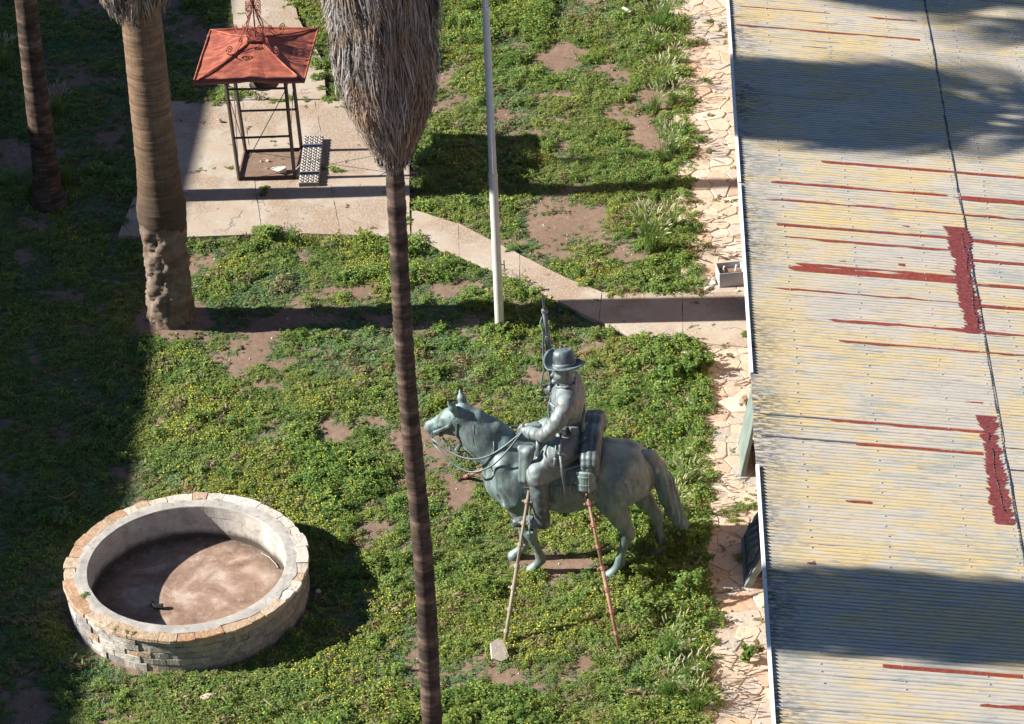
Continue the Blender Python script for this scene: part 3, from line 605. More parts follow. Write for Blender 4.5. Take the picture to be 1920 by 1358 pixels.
# thick palm on the left
def lc(z): return (LP[0]+.05*min(z, 3)/3, LP[1])
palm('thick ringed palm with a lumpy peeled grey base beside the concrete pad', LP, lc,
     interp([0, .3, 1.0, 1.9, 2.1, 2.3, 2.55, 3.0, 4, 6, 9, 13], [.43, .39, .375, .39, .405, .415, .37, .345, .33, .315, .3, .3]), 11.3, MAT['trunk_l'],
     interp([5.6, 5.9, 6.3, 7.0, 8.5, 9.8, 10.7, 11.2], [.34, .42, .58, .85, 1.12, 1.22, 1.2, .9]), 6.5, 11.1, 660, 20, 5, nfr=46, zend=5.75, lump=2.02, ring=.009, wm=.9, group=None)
# slim palm in front, in the middle of the picture
CY = 29.3; pa = atY(813, 1358, CY); pb = atY(737, 320, CY); k_ = (pb[0]-pa[0])/(pb[2]-pa[2])
def ccn(z): return (pa[0]+k_*(z-pa[2])+.02*sin(z*1.1), CY)
zb = pb[2]; ppm = FPX/((np.array([pb[0], CY, zb])-CC)@fw)
def pz(v): return atY(720, v, CY)[2]
palm('slim dark brown palm trunk crossing the middle of the picture under a grey skirt', (ccn(0)[0], CY), ccn, interp([0, .5, pa[2], zb, zb+2], [.28, .19, 20.5/ppm, 16.5/ppm, .12]), pz(-620), MAT['trunk_c'],
     interp([pz(330), pz(300), pz(280), pz(250), pz(200), pz(150), pz(100), pz(0), pz(-300), pz(-600)], [18/ppm, 22/ppm, 31/ppm, 46/ppm, 67/ppm, 80/ppm, 86/ppm, 94/ppm, 92/ppm, 60/ppm]), pz(272), pz(-580), 1500, 26, 8, ring=.007, wm=.5, stepz=.03, zend=pz(306))
DP = G(92, 378); dt = atY(48, 0, DP[1])
def dcn(z): return (DP[0]+(dt[0]-DP[0])*z/dt[2], DP[1])
palm('slender palm trunk standing in the deep shade near the left edge', DP, dcn, interp([0, .25, .7, 4, 8, 14], [.36, .27, .23, .185, .17, .16]), 13.4, MAT['trunk_c'],
     interp([11.3, 11.7, 12.2, 12.9, 13.3], [.2, .35, .5, .6, .5]), 11.9, 13.1, 200, 9, 14, ring=.006, wm=1.3)
OP = (-9.75, 32.35)
palm('tall palm south of the dry fountain whose skirt shades the near roof', OP, lambda z: OP, interp([0, .5, 5, 14], [.4, .32, .27, .24]), 14.2, MAT['trunk_c'],
     interp([8.8, 9.3, 10.2, 12, 13.4, 14], [.3, .6, .82, .86, .85, .6]), 9.6, 13.9, 420, 12, 21, ring=.006, wm=1.5)

# ------------------------------------------------------------------ dry round fountain
FC = np.array([-6.93, 38.26, 0.0])
ft = thing('fountain', 'dry round stone fountain basin with an orange flagstone rim', 'fountain', tuple(FC))
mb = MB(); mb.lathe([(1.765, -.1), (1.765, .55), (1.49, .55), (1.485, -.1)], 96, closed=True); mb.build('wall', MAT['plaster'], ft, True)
for p_ in ft.children[-1].data.polygons: p_.use_smooth = False
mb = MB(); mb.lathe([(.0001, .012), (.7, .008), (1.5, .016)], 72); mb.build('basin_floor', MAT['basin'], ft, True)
# plaster band of the rim, its edge slightly uneven
nn = 180; V = []; 
for r_, z_ in [(1.480, .40), (1.480, .592), (1.488, .604), (1.60, .609), (1.67, .606), (1.675, .5)]:
    for j in range(nn):
        t = 2*pi*j/nn; wob = (.012 if r_ < 1.62 else .07)*(vnoise(j*.4, r_*(9 if r_ < 1.62 else 0), 4)-.5); V.append(((r_+wob)*cos(t), (r_+wob)*sin(t), z_+wob*.05))
mb = MB(); mb.add(V, [[i*nn+j, i*nn+(j+1) % nn, (i+1)*nn+(j+1) % nn, (i+1)*nn+j] for i in range(5) for j in range(nn)]); mb.build('rim_plaster', MAT['plaster'], ft)
def arc_stone(t0, t1, r0, r1, z0, z1, seg=3, jit=.01, rw=None):
    V = []; F = []; c = .008
    jr = [rnd.uniform(-jit, jit) for _ in range(4)]
    for i in range(seg+1):
        t = t0+(t1-t0)*i/seg; e = i in (0, seg); rr1 = r1-(c if e else 0)+jr[i % 4]*.6; rr0 = r0+(rnd.uniform(-jit, jit)*2.4)
        for r_, z_ in ((rr0, z0), (rr1, z0), (rr1, z1-c), (rr1-c, z1), (rr0, z1)): V.append((r_*cos(t), r_*sin(t), z_))
    for i in range(seg):
        for k in range(5): F.append([i*5+k, i*5+(k+1) % 5, (i+1)*5+(k+1) % 5, (i+1)*5+k])
    F += [[0, 1, 2, 3, 4], [seg*5+k for k in (4, 3, 2, 1, 0)]]; return V, F
t = 0.0; stops = []
while t < 2*pi-.12: d = rnd.uniform(.11, .27); stops.append((t, min(t+d, 2*pi))); t += d
for t0, t1 in stops:
    g_ = rnd.uniform(.001, .005); inner = rnd.uniform(1.58, 1.66); zt = .602+rnd.uniform(-.006, .008)
    V, F = arc_stone(t0+g_, t1-g_, inner, 1.845+rnd.uniform(-.022, .016), .55, zt, 3, .014); mb = MB(); mb.add(V, F); mb.build('coping_stone', MAT['cop2' if cos((t0+t1)/2-radians(38)) > rnd.uniform(.1, .6) else 'cop'], ft)
for cz in range(5):
    t = rnd.uniform(0, .2); end = t+2*pi
    while t < end-.05:
        d = rnd.uniform(.12, .26); d = min(d, end-t); side = cos(t-radians(-25))     # the plastered side looks to the right
        sm = side > .12; pr = rnd.uniform(.0, .012) if sm else rnd.uniform(.004, .034)
        V, F = arc_stone(t+(.0015 if sm else .004), t+d-(.0015 if sm else .004), 1.72, 1.795+pr, -.06 if cz == 0 else .006+cz*.108, .108*(cz+1)-.003+rnd.uniform(-.004, .003), 2, .002 if sm else .01); mb = MB(); mb.add(V, F)
        mb.build('wall_stone', MAT['smear' if sm else 'fstone'], ft); t += d
P = G(289, 1137)-FC; Q = G(302, 1144)-FC
mb = MB(); mb.tube([(P[0]-.02, P[1]+.06, .03), (P[0]-.02, P[1]-.02, .05), (P[0]+.02, P[1]-.07, .05), (Q[0]+.03, P[1]-.075, .055)], [.022, .026, .034, .05], 8); o = mb.build('rubber_offcut', MAT['rubber']); o.location = tuple(FC)
tag(o, 'short bent piece of black rubber lying on the fountain floor', 'rubber scrap')
pp = [G(u, v)-FC+np.array([0, 0, .03]) for u, v in ((490, 1040), (505, 1048), (517, 1060), (522, 1068))]
mb = MB(); mb.tube(pp, .011, 6); o = mb.build('pipe', MAT['galv']); o.location = tuple(FC); tag(o, 'thin pale pipe curving along the inner wall of the fountain', 'pipe')

# ------------------------------------------------------------------ iron kiosk with red hipped roof
KC = np.array([-6.90, 51.30, 0.0])
ki = thing('kiosk', 'small open steel well kiosk with a rusty red hipped roof and scroll finial', 'kiosk', tuple(KC))
fa, fb, fc_, fd = [G(u, v)-KC for u, v in ((449, 343), (553, 338), (566, 287), (461, 291))]
tops = [(-.62, -.52), (.46, -.52), (.46, .48), (-.62, .48)]
legs = []
for b_, (tx, ty) in zip((fa, fb, fc_, fd), tops):
    e = np.array([tx, ty, 2.33]); mb = MB(); mb.tube([(b_[0], b_[1], .05), e], .034, 4); mb.build('leg', MAT['steel'], ki); legs.append((np.array([b_[0], b_[1], .05]), e))
def lz(i, z): a, b = legs[i]; return a+(b-a)*(z-.05)/2.28
for i, j in ((0, 1), (1, 2), (2, 3), (3, 0)):
    mb = MB(); mb.tube([lz(i, .08), lz(j, .08)], .036, 4); mb.build('base_rail', MAT['frame'], ki)
    for z in ((1.92, .93) if i in (0, 2) else (1.92,)):
        mb = MB(); mb.tube([lz(i, z), lz(j, z)], .024, 4); mb.build('rail', MAT['steel'], ki)
for a, b in ((lz(0, .12), lz(1, 1.9)), (lz(0, .12), lz(3, 1.9)), (lz(3, .12), lz(0, 1.9)), (lz(1, .95), lz(2, 1.5))):
    mb = MB(); mb.tube([a, b], .008, 5); mb.build('tie_rod', MAT['steel'], ki)
rc = [np.array(p)-KC for p in ((-8.02, 50.28, 2.31), (-6.04, 50.29, 2.30), (-5.94, 52.3, 2.33), (-7.92, 52.31, 2.34))]
ap = np.array([-.07, .0, 2.66]); hp = .09; tops4 = [ap+np.array([-hp, -hp, 0]), ap+np.array([hp, -hp, 0]), ap+np.array([hp, hp, 0]), ap+np.array([-hp, hp, 0])]
for f_ in range(4):
    a, b = rc[f_], rc[(f_+1) % 4]; c_, d_ = tops4[(f_+1) % 4], tops4[f_]; V = []; nu, nv = 12, 8
    for v in range(nv+1):
        s_ = v/nv; sag = -.05*sin(pi*s_)
        for u in range(nu+1):
            t_ = u/nu; q = (a*(1-t_)+b*t_)*(1-s_)+(d_*(1-t_)+c_*t_)*s_
            fold = .045*max(0, 1-abs(t_-.52)*7)*(1-s_*.5) if f_ in (0, 2) else .02*max(0, 1-abs(t_-.45)*5)
            dent = .018*(vnoise(u*.9+f_*7, v*.9, 5)-.5)*(0 if u in (0, nu) else 1); V.append((q[0], q[1], q[2]+sag+fold*(1-s_)+dent))
    n1 = nu+1; F = [[v*n1+u, v*n1+u+1, (v+1)*n1+u+1, (v+1)*n1+u] for v in range(nv) for u in range(nu)]
    V2 = [(x, y, z-.018) for x, y, z in V]; m_ = len(V); F2 = F+[[i+m_ for i in q[::-1]] for q in F]
    F2 += [[u, u+1+m_*0, u+1+m_, u+m_] for u in range(nu)]
    mb = MB(); mb.add(V+V2, F2); mb.build('roof_panel', MAT['rust'], ki)
    # turned down eave edge and hip capping
    mb = MB(); mb.tube([a, (a+b)/2+np.array([0, 0, .04 if f_ in (0, 2) else .02]), b], .02, 5); mb.build('eave_edge', MAT['rust'], ki)
    mb = MB(); mb.tube([a+np.array([0, 0, .006]), (a+d_)/2+np.array([0, 0, -.03]), d_], .016, 5); mb.build('hip_cap', MAT['rust'], ki)
mb = MB(); mb.box(ap+np.array([0, 0, .02]), (.3, .3, .035), None, .008); mb.build('finial_plate', MAT['iron'], ki)
def spiral(c, r, turns, ax, ay, start=0.0, n=26, sgn=1):
    return [np.array(c)+np.array(ax)*r*(1-t*.85)*cos(start+sgn*turns*2*pi*t)+np.array(ay)*r*(1-t*.85)*sin(start+sgn*turns*2*pi*t) for t in np.linspace(0, 1, n)]
Zv = np.array([0, 0, 1.0])
mb = MB(); mb.tube([ap+Zv*.02, ap+Zv*1.55], .014, 6); mb.build('finial_rod', MAT['iron'], ki)
for k in range(4):
    a = pi/4+k*pi/2+.1; h = np.array([cos(a), sin(a), 0])
    # lower S bar, upper flaring bar, two scrolls on each side
    s_bar = [ap+h*x+Zv*z for x, z in ((.16, .04), (.21, .14), (.2, .26), (.12, .42), (.05, .58), (.02, .70), (.06, .82), (.14, .94), (.2, 1.06), (.17, 1.2), (.06, 1.36), (.01, 1.5))]
    mb = MB(); mb.tube(s_bar, .0115, 5)
    mb.tube(spiral(ap+h*.10+Zv*.15, .085, 1.6, h, Zv, 0.2), .009, 5); mb.tube(spiral(ap+h*.13+Zv*.66, .075, 1.7, h, Zv, 3.6, sgn=-1), .009, 5)
    mb.tube([ap+h*.05+Zv*.58, ap+h*.15+Zv*.5, ap+h*.2+Zv*.62], .008, 5); mb.tube(spiral(ap+h*.13+Zv*.5, .05, 1.4, h, Zv, 2.0), .008, 5)
    mb.build('finial_scroll', MAT['iron'], ki)
    # scroll lying along each hip
    e = rc[(k+2) % 4]; hd = e-ap; hl = np.linalg.norm(hd[:2]); hh = np.array([hd[0]/hl, hd[1]/hl, 0]); slope = (e[2]-ap[2])/hl
    q = lambda x, z: ap+hh*x+Zv*(x*slope+z)
    mb = MB(); mb.tube([q(.12, .06), q(.3, .0), q(.48, .0), q(.6, .04), q(.67, .12)], .011, 5); mb.tube(spiral(q(.60, .15), .075, 1.7, hh, Zv, -.2), .009, 5)
    mb.tube([q(.45, .02), q(.34, .09), q(.3, .16)], .008, 5); mb.tube(spiral(q(.34, .18), .05, 1.4, hh, Zv, 3.0, sgn=-1), .008, 5)
    mb.tube([q(.5, .02), ap+Zv*.55+hh*.03], .005, 4); mb.build('hip_scroll', MAT['iron'], ki)
mb = MB(); mb.lathe([(.02, 2.3), (.1, 2.28), (.18, 2.2), (.22, 2.06), (.27, 1.98), (.25, 1.97), (.2, 2.05), (.02, 2.2)], 24, (-.0, .05, -.27)); mb.build('bell', MAT['steel'], ki, True)
mb = MB(); mb.box((-.58, -.32, 2.02), (.40, .2, .03), roty(-.1), .004); mb.box((-.58, -.32, 2.045), (.44, .24, .02), roty(-.1), .004, 1); mb.build('sign_panel', [MAT['white'], MAT['iron']], ki)
mb = MB(); mb.box((.03, .05, .035), (.96, .98, .06)); tag(mb.build('dirt_fill', MAT['soil'], ki), kind='stuff')
# things lying inside
def rock(name, c, s, mat, label, cat, seed=1, rz=0, group=None, flat=1.0, parent=None):
    bm = bmesh.new(); bmesh.ops.create_icosphere(bm, subdivisions=3, radius=1.0); g = np.random.default_rng(seed)
    planes = [(v/np.linalg.norm(v), g.uniform(.42, .78)) for v in g.normal(size=(10, 3))]
    for v in bm.verts:
        p = np.array(v.co)
        for n_, d_ in planes:
            e = p@n_-d_
            if e > 0: p = p-n_*e
        p += .03*(fbm(p[0]*3+seed, p[1]*3+p[2]*2, seed)-.5); v.co = p*np.array(s)
    me = bpy.data.meshes.new(name); bm.to_mesh(me); bm.free(); o = link(name, me, mat); o.location = c; o.rotation_euler = (0, 0, rz); tag(o, label, cat, group); return o
p = G(525, 325, .06); rock('rock', (p[0], p[1], .12), (.2, .11, .08), MAT['whiteblock'], 'white broken rock on the dirt inside the kiosk frame', 'rock', 3, .1)
for k, (u, v, s_) in enumerate(((502, 303, .045), (489, 303, .03), (500, 317, .035))):
    p = G(u, v, .07); rock('stone', (p[0], p[1], .08), (s_, s_*.8, s_*.7), MAT['rock'], ['pinkish pebble behind the white rock inside the kiosk', 'small dark pebble left of the pinkish one in the kiosk', 'orange pebble beside the white rock in the kiosk'][k], 'stone', 5+k)
p = G(411, 229, .05); rock('stone', (p[0], p[1], .09), (.07, .05, .05), MAT['rock'], 'lone brown stone on the concrete left of the kiosk', 'stone', 12)

# perforated steel plank
bA, bB, bC, bD = G(561, 353, .01), G(598, 354, .01), G(607, 267, .01), G(571, 265, .01)
dirv = (bD-bA); Lb = np.linalg.norm(dirv); ang = atan2(dirv[1], dirv[0])-pi/2
pk = thing('steel_plank', 'perforated steel plank lying on concrete beside the kiosk', 'plank', tuple((bA+bB+bC+bD)/4*np.array([1, 1, 0])+np.array([0, 0, .05])), ang)
WB = .365; HB = .085
mb = MB(); mb.box((0, 0, HB/2), (WB, Lb, HB), None, .006); mb.build('body', MAT['galv'], pk)
nrow = 17; cupm = MB(); cupm.lathe([(.038, .0), (.035, .016), (.027, .015), (.025, .001)], 12); CUP = cupm.mesh('cup', True); CUP.materials.append(MAT['cup'])
holem = MB(); holem.lathe([(.0001, .0), (.019, .0)], 10)
bands = (3, 13)
for i in range(nrow):
    y = -Lb/2+(i+.5)*Lb/nrow
    if i in bands:
        mb = MB(); mb.box((0, y, HB+.004), (WB-.01, .05, .007)); mb.build('band', MAT['band'], pk); continue
    for j in range(4):
        o = bpy.data.objects.new('cup', CUP); COL.objects.link(o); o.parent = pk; o.location = ((j-1.5)*WB/4.05, y, HB)
mb = MB()
for i in range(nrow):
    if i in bands: continue
    for j in range(4): mb.lathe([(.0001, .0), (.0262, .0)], 12, ((j-1.5)*WB/4.05, -Lb/2+(i+.5)*Lb/nrow, HB+.0015))
tag(mb.build('holes', MAT['frame'], pk), kind='stuff')

# ------------------------------------------------------------------ flagpole
FP = G(937, 612)
fpz = [0, 2.95, 2.96, 6.0, 6.01, 10.0]; fpr = [.078, .072, .064, .058, .052, .045]
fp = thing('flagpole', 'tall white steel flagpole standing in the weeds by the path', 'flagpole', tuple(FP))
mb = MB(); mb.tube([(0, 0, -.1)]+[(-.0, 0, z) for z in fpz], [.078]+fpr, 16); mb.build('pole', MAT['pole'], fp, True)
for z, r_ in ((2.955, .078), (6.005, .064)):
    mb = MB(); mb.lathe([(r_-.02, -.03), (r_, -.028), (r_, .028), (r_-.02, .03)], 16, (0, 0, z)); mb.build('joint_collar', MAT['pole'], fp)
mb = MB(); mb.tube([(.07, 0, 1.22), (.12, 0, 1.22), (.12, 0, 1.3)], .01, 5); mb.tube([(.12, 0, 1.22), (.12, 0, 1.14)], .01, 5); mb.build('cleat', MAT['steel'], fp)
mb = MB(); mb.lathe([(.045, 0), (.07, .03), (.05, .09), (.001, .11)], 12, (0, 0, 10)); mb.build('cap', MAT['pole'], fp)

# ------------------------------------------------------------------ bronze equestrian statue (x forward to the head, y to the horse's left, z up)
def sdf_mesh(prims, lo, hi, vox, disp=None):
    lo = np.array(lo); n = np.ceil((np.array(hi)-lo)/vox).astype(int)+1
    ax = [lo[i]+np.arange(n[i])*vox for i in range(3)]
    Fd = np.full(tuple(n), 1e3, np.float32)
    for p in prims:
        kind = p[0]
        opt = p[-1] if isinstance(p[-1], dict) else {}
        kk = opt.get('k', .06); sub = opt.get('sub', False)
        if kind == 'c':
            a, b, ra, rb = np.array(p[1], float), np.array(p[2], float), p[3], p[4]
            mn = np.minimum(a-ra, b-rb); mx = np.maximum(a+ra, b+rb)
        else:
            a, r = np.array(p[1], float), np.array(p[2], float); e = r.max() if 'R' in opt else r; mn = a-e; mx = a+e
        sy = opt.get('sy', 1.0); yc = opt.get('yc', (a[1]+b[1])/2 if kind == 'c' else 0)
        mg = kk+.06; i0 = np.clip(np.floor((mn-mg-lo)/vox).astype(int), 0, n-1); i1 = np.clip(np.ceil((mx+mg-lo)/vox).astype(int)+1, 1, n)
        if sy > 1: 
            ex_ = (mx[1]-mn[1])/2*(sy-1); i0[1] = max(0, int((mn[1]-ex_-mg-lo[1])/vox)); i1[1] = min(n[1], int((mx[1]+ex_+mg-lo[1])/vox)+2)
        if np.any(i1 <= i0): continue
        X, Y, Z = np.meshgrid(*[ax[q][i0[q]:i1[q]].astype(np.float32) for q in range(3)], indexing='ij', sparse=True)
        if kind == 'c':
            Yq = (Y-yc)/sy+yc if sy != 1 else Y
            d = b-a; L2 = max(float(d@d), 1e-9); h = np.clip(((X-a[0])*d[0]+(Yq-a[1])*d[1]+(Z-a[2])*d[2])/L2, 0, 1)
            D = np.sqrt((X-a[0]-h*d[0])**2+(Yq-a[1]-h*d[1])**2+(Z-a[2]-h*d[2])**2)-(ra+h*(rb-ra))
            D = D*min(1.0, sy)
        else:
            x, y, z = X-a[0], Y-a[1], Z-a[2]
            if 'R' in opt: R = opt['R']; x, y, z = [R[0][q]*x+R[1][q]*y+R[2][q]*z for q in range(3)]
            k0 = np.sqrt((x/r[0])**2+(y/r[1])**2+(z/r[2])**2); k1 = np.sqrt((x/r[0]**2)**2+(y/r[1]**2)**2+(z/r[2]**2)**2)+1e-6; D = k0*(k0-1)/k1
        sl_ = tuple(slice(i0[q], i1[q]) for q in range(3)); S = Fd[sl_]
        if sub:
            h = np.clip(.5-.5*(S+D)/kk, 0, 1); Fd[sl_] = S*(1-h)-D*h+kk*h*(1-h)
        else:
            h = np.clip(.5+.5*(S-D)/kk, 0, 1); Fd[sl_] = np.where(S > 100, D, S*(1-h)+D*h-kk*h*(1-h))
    if disp is not None: Fd = Fd+disp(*np.meshgrid(*ax, indexing='ij', sparse=True)).astype(np.float32)
    # surface nets
    ins = Fd < 0; m = n-1; cnt = np.zeros(m, np.int32); acc = np.zeros((*m, 3), np.float32)
    corner = lambda A, c: A[c[0]:m[0]+c[0], c[1]:m[1]+c[1], c[2]:m[2]+c[2]]
    for axi in range(3):
        o1, o2 = [q for q in range(3) if q != axi]
        for u in (0, 1):
            for v in (0, 1):
                c0 = [0, 0, 0]; c0[o1] = u; c0[o2] = v; c1 = list(c0); c1[axi] = 1
                f0, f1 = corner(Fd, c0), corner(Fd, c1); x = corner(ins, c0) != corner(ins, c1)
                t = np.where(x, f0/np.where(x, f0-f1, 1), 0); cnt += x
                acc[..., axi] += np.where(x, t, 0); acc[..., o1] += np.where(x, u, 0); acc[..., o2] += np.where(x, v, 0)
    act = cnt > 0; vid = np.full(m, -1, np.int64); vid[act] = np.arange(act.sum())
    ijk = np.argwhere(act); V = lo+(ijk+acc[act]/cnt[act][:, None])*vox
    Fs = []
    for axi in range(3):
        o1, o2 = [(1, 2), (2, 0), (0, 1)][axi]
        a = np.moveaxis(ins, (axi, o1, o2), (0, 1, 2)); vv = np.moveaxis(vid, (axi, o1, o2), (0, 1, 2))
        s0, s1 = a[:-1, 1:-1, 1:-1], a[1:, 1:-1, 1:-1]; x = s0 != s1; I = np.argwhere(x); fl = s0[x]
        q = np.stack([vv[I[:, 0], I[:, 1], I[:, 2]], vv[I[:, 0], I[:, 1]+1, I[:, 2]], vv[I[:, 0], I[:, 1]+1, I[:, 2]+1], vv[I[:, 0], I[:, 1], I[:, 2]+1]], 1)
        q[~fl] = q[~fl][:, ::-1]; Fs.append(q)
    return V, np.concatenate(Fs).astype(np.int32)
def c_(a, b, ra, rb, **o): return ('c', a, b, ra, rb, o)
def e_(a, r, **o): return ('e', a, r, o)
def chain(pts, **o):
    return [c_(pts[i][:3], pts[i+1][:3], pts[i][3], pts[i+1][3], **o) for i in range(len(pts)-1)]

SA = radians(4.9)
st = thing('equestrian_statue', 'green bronze statue of a mounted soldier in a slouch hat holding an upright rifle', 'statue', (-1.15, 39.0, 0), pi-SA)
def spart(V, F, name, mat, parent=None, smooth=True): return link(name, np_mesh(name, V, F, smooth), mat, parent or st)

H = []
H += [c_((.78, 0, 1.62), (.1, 0, 1.60), .49, .53, k=.1), c_((.1, 0, 1.60), (-.5, 0, 1.70), .53, .46, k=.1)]
H += [c_((-.55, 0, 1.78), (-.80, 0, 1.76), .44, .42, k=.12), c_((-.78, -.14, 1.76), (-.9, -.14, 1.68), .35, .33, k=.12), c_((-.78, .14, 1.76), (-.9, .14, 1.68), .35, .33, k=.12)]
H += [c_((-.72, .24, 1.62), (-.62, .30, 1.36), .34, .22, k=.1), c_((-.78, -.24, 1.62), (-.86, -.28, 1.36), .34, .22, k=.1)]
H += [c_((.82, 0, 1.64), (.98, 0, 1.60), .45, .36, k=.1), e_((1.10, .12, 1.46), (.17, .17, .2), k=.1), e_((1.10, -.12, 1.46), (.17, .17, .2), k=.1)]
H += [c_((.98, .27, 1.92), (.86, .30, 1.38), .17, .20, k=.1), c_((.98, -.27, 1.92), (.9, -.28, 1.38), .17, .20, k=.1)]
H += [c_((.45, 0, 2.06), (.95, 0, 2.12), .14, .15, k=.12)]
# neck, bending a little to the off side
H += [c_((.96, 0, 1.90), (1.34, -.01, 2.28), .405, .275, sy=.72, k=.12), c_((1.34, -.01, 2.28), (1.60, -.02, 2.55), .275, .19, sy=.74, k=.1)]
H += chain([(.80, 0, 2.2, .09), (1.08, 0, 2.44, .085), (1.36, -.01, 2.62, .075), (1.60, -.02, 2.74, .07)], k=.08)
# head
ch, sh_ = cos(radians(22)), sin(radians(22))
def hd_(f, l, z): return (1.62+f*ch+l*sh_, -.03-f*sh_+l*ch, z)
H += [c_(hd_(.0, 0, 2.60), hd_(.16, 0, 2.51), .165, .165, sy=.85, k=.07), e_(hd_(.10, 0, 2.40), (.17, .115, .175), k=.06),
      c_(hd_(.17, 0, 2.50), hd_(.50, 0, 2.28), .135, .095, sy=.85, k=.07), c_(hd_(.47, 0, 2.28), hd_(.57, 0, 2.235), .10, .088, sy=.95, k=.05),
      c_(hd_(.15, 0, 2.34), hd_(.46, 0, 2.17), .075, .055, k=.06), e_(hd_(.54, 0, 2.15), (.06, .055, .045), k=.03),
      c_(hd_(.12, 0, 2.66), hd_(.45, 0, 2.38), .06, .04, k=.06)]
for s_ in (1, -1):
    H += [e_(hd_(.24, s_*.115, 2.515), (.05, .03, .036), k=.02), c_(hd_(.18, s_*.11, 2.56), hd_(.28, s_*.115, 2.545), .022, .018, k=.025),
          c_(hd_(.27, s_*.11, 2.42), hd_(.42, s_*.09, 2.31), .022, .015, k=.03), e_(hd_(.615, s_*.055, 2.265), (.028, .018, .024), k=.02, sub=True),
          c_(hd_(.56, s_*.085, 2.19), hd_(.63, s_*.03, 2.18), .008, .008, k=.012, sub=True)]
# legs
H += chain([(.86, .27, 1.38, .20), (.79, .25, 1.12, .135), (.665, .24, .78, .093), (.63, .24, .70, .096), (.60, .24, .60, .07), (.50, .24, .28, .06), (.482, .24, .22, .078)], k=.05)
H += chain([(.482, .24, .21, .07), (.55, .24, .11, .065)], k=.03)+[c_((.58, .24, .07), (.62, .24, .0), .075, .10, k=.02)]
H += chain([(.90, -.24, 1.38, .20), (.87, -.2, 1.12, .135), (.82, -.14, .75, .092), (.81, -.13, .68, .094), (.80, -.12, .58, .068), (.78, -.1, .24, .06), (.79, -.1, .19, .077)], k=.05)
H += chain([(.79, -.1, .18, .07), (.87, -.1, .09, .065)], k=.03)+[c_((.9, -.1, .06), (.94, -.1, .0), .075, .1, k=.02)]
H += chain([(-.62, .30, 1.36, .22), (-.74, .31, 1.08, .145), (-.835, .31, .86, .09), (-.845, .31, .79, .098), (-.80, .30, .66, .072), (-.725, .29, .34, .062), (-.715, .29, .25, .08)], k=.05)
H += chain([(-.715, .29, .24, .07), (-.65, .29, .12, .066)], k=.03)+[c_((-.62, .29, .07), (-.57, .29, .0), .075, .1, k=.02)]
H += [c_((-.9, .31, .84), (-.8, .31, 1.1), .035, .04, k=.06)]
H += chain([(-.86, -.28, 1.36, .23), (-1.05, -.27, 1.02, .14), (-1.20, -.27, .80, .088), (-1.225, -.27, .73, .096), (-1.24, -.27, .6, .07), (-1.3, -.27, .32, .062), (-1.31, -.27, .24, .08)], k=.05)
H += chain([(-1.31, -.27, .23, .07), (-1.25, -.27, .11, .066)], k=.03)+[c_((-1.22, -.27, .07), (-1.17, -.27, 0), .075, .1, k=.02)]
# shoulder and haunch modelling
H += [c_((1.02, .33, 1.75), (.72, .40, 1.35), .05, .06, k=.12), c_((.75, .36, 1.9), (.78, .42, 1.45), .05, .06, k=.12), c_((-.45, .36, 1.85), (-.58, .42, 1.4), .06, .06, k=.12)]
for y_ in (1, -1):                                           # furrows between the muscles
    H += [c_((.62, y_*.49, 1.95), (.58, y_*.55, 1.45), .018, .012, k=.05, sub=True), c_((1.0, y_*.47, 1.62), (.86, y_*.52, 1.42), .016, .01, k=.05, sub=True), c_((1.12, y_*.30, 1.66), (.98, y_*.44, 1.36), .02, .01, k=.05, sub=True),
          c_((1.15, y_*.27, 1.9), (.98, y_*.42, 1.62), .018, .012, k=.05, sub=True), 
           c_((.86, y_*.36, 1.2), (.8, y_*.37, .95), .012, .008, k=.03, sub=True), c_((-.66, y_*.44, 1.2), (-.76, y_*.43, 1.0), .008, .006, k=.03, sub=True)]
H += [c_((1.45, 0, 1.62), (1.28, 0, 1.3), .015, .012, k=.05, sub=True)]
hdisp = lambda X, Y, Z: .005*np.sin(X*17+Z*6)*np.sin(Y*13+Z*11)*(Z > .5)+.002*np.sin(X*31-Z*23)*np.sin(Y*29)*(Z > .9)
V, F = sdf_mesh(H, (-1.65, -.75, -.13), (2.4, .75, 3.0), .0235, hdisp); horse = spart(V, F, 'horse', MAT['bronze'])
ear = [c_((0, 0, 0), (.03, 0, .16), .058, .05, k=.03), c_((.03, 0, .14), (.06, 0, .29), .05, .012, k=.03), c_((.065, 0, .03), (.085, 0, .19), .038, .02, k=.015, sub=True)]
V, F = sdf_mesh(ear, (-.1, -.1, -.1), (.2, .1, .35), .013)
for s_ in (1, -1):
    p = hd_(.03, s_*.105, 2.70); R_ = rotz(-radians(22)+s_*.5) @ rotx(-s_*.12); spart((V*np.array([1.1, 1.25, .82])) @ roty(.2).T @ R_.T+np.array(p), F, 'ear', MAT['bronze'])
T_ = chain([(-1.08, 0, 2.04, .08), (-1.19, 0, 2.0, .085), (-1.28, .01, 1.84, .105), (-1.365, .02, 1.58, .118), (-1.44, .02, 1.3, .118), (-1.53, .02, 1.04, .098), (-1.63, .02, .83, .06), (-1.67, .02, .74, .02)], k=.08)
T_ += chain([(-1.4, .1, 1.5, .06), (-1.5, .12, 1.15, .06), (-1.6, .1, .9, .025)], k=.05)+chain([(-1.38, -.1, 1.4, .05), (-1.46, -.1, 1.1, .05), (-1.66, -.05, .86, .015)], k=.05)
tdisp = lambda X, Y, Z: .032*np.sin(58*(Y+.55*(X+.38*Z))+5*np.sin(Z*2.4))*np.clip((1.95-Z)*3, 0, 1)
V, F = sdf_mesh(T_, (-1.85, -.4, .6), (-.9, .4, 2.3), .017, tdisp); spart(V, F, 'tail', MAT['bronze'])

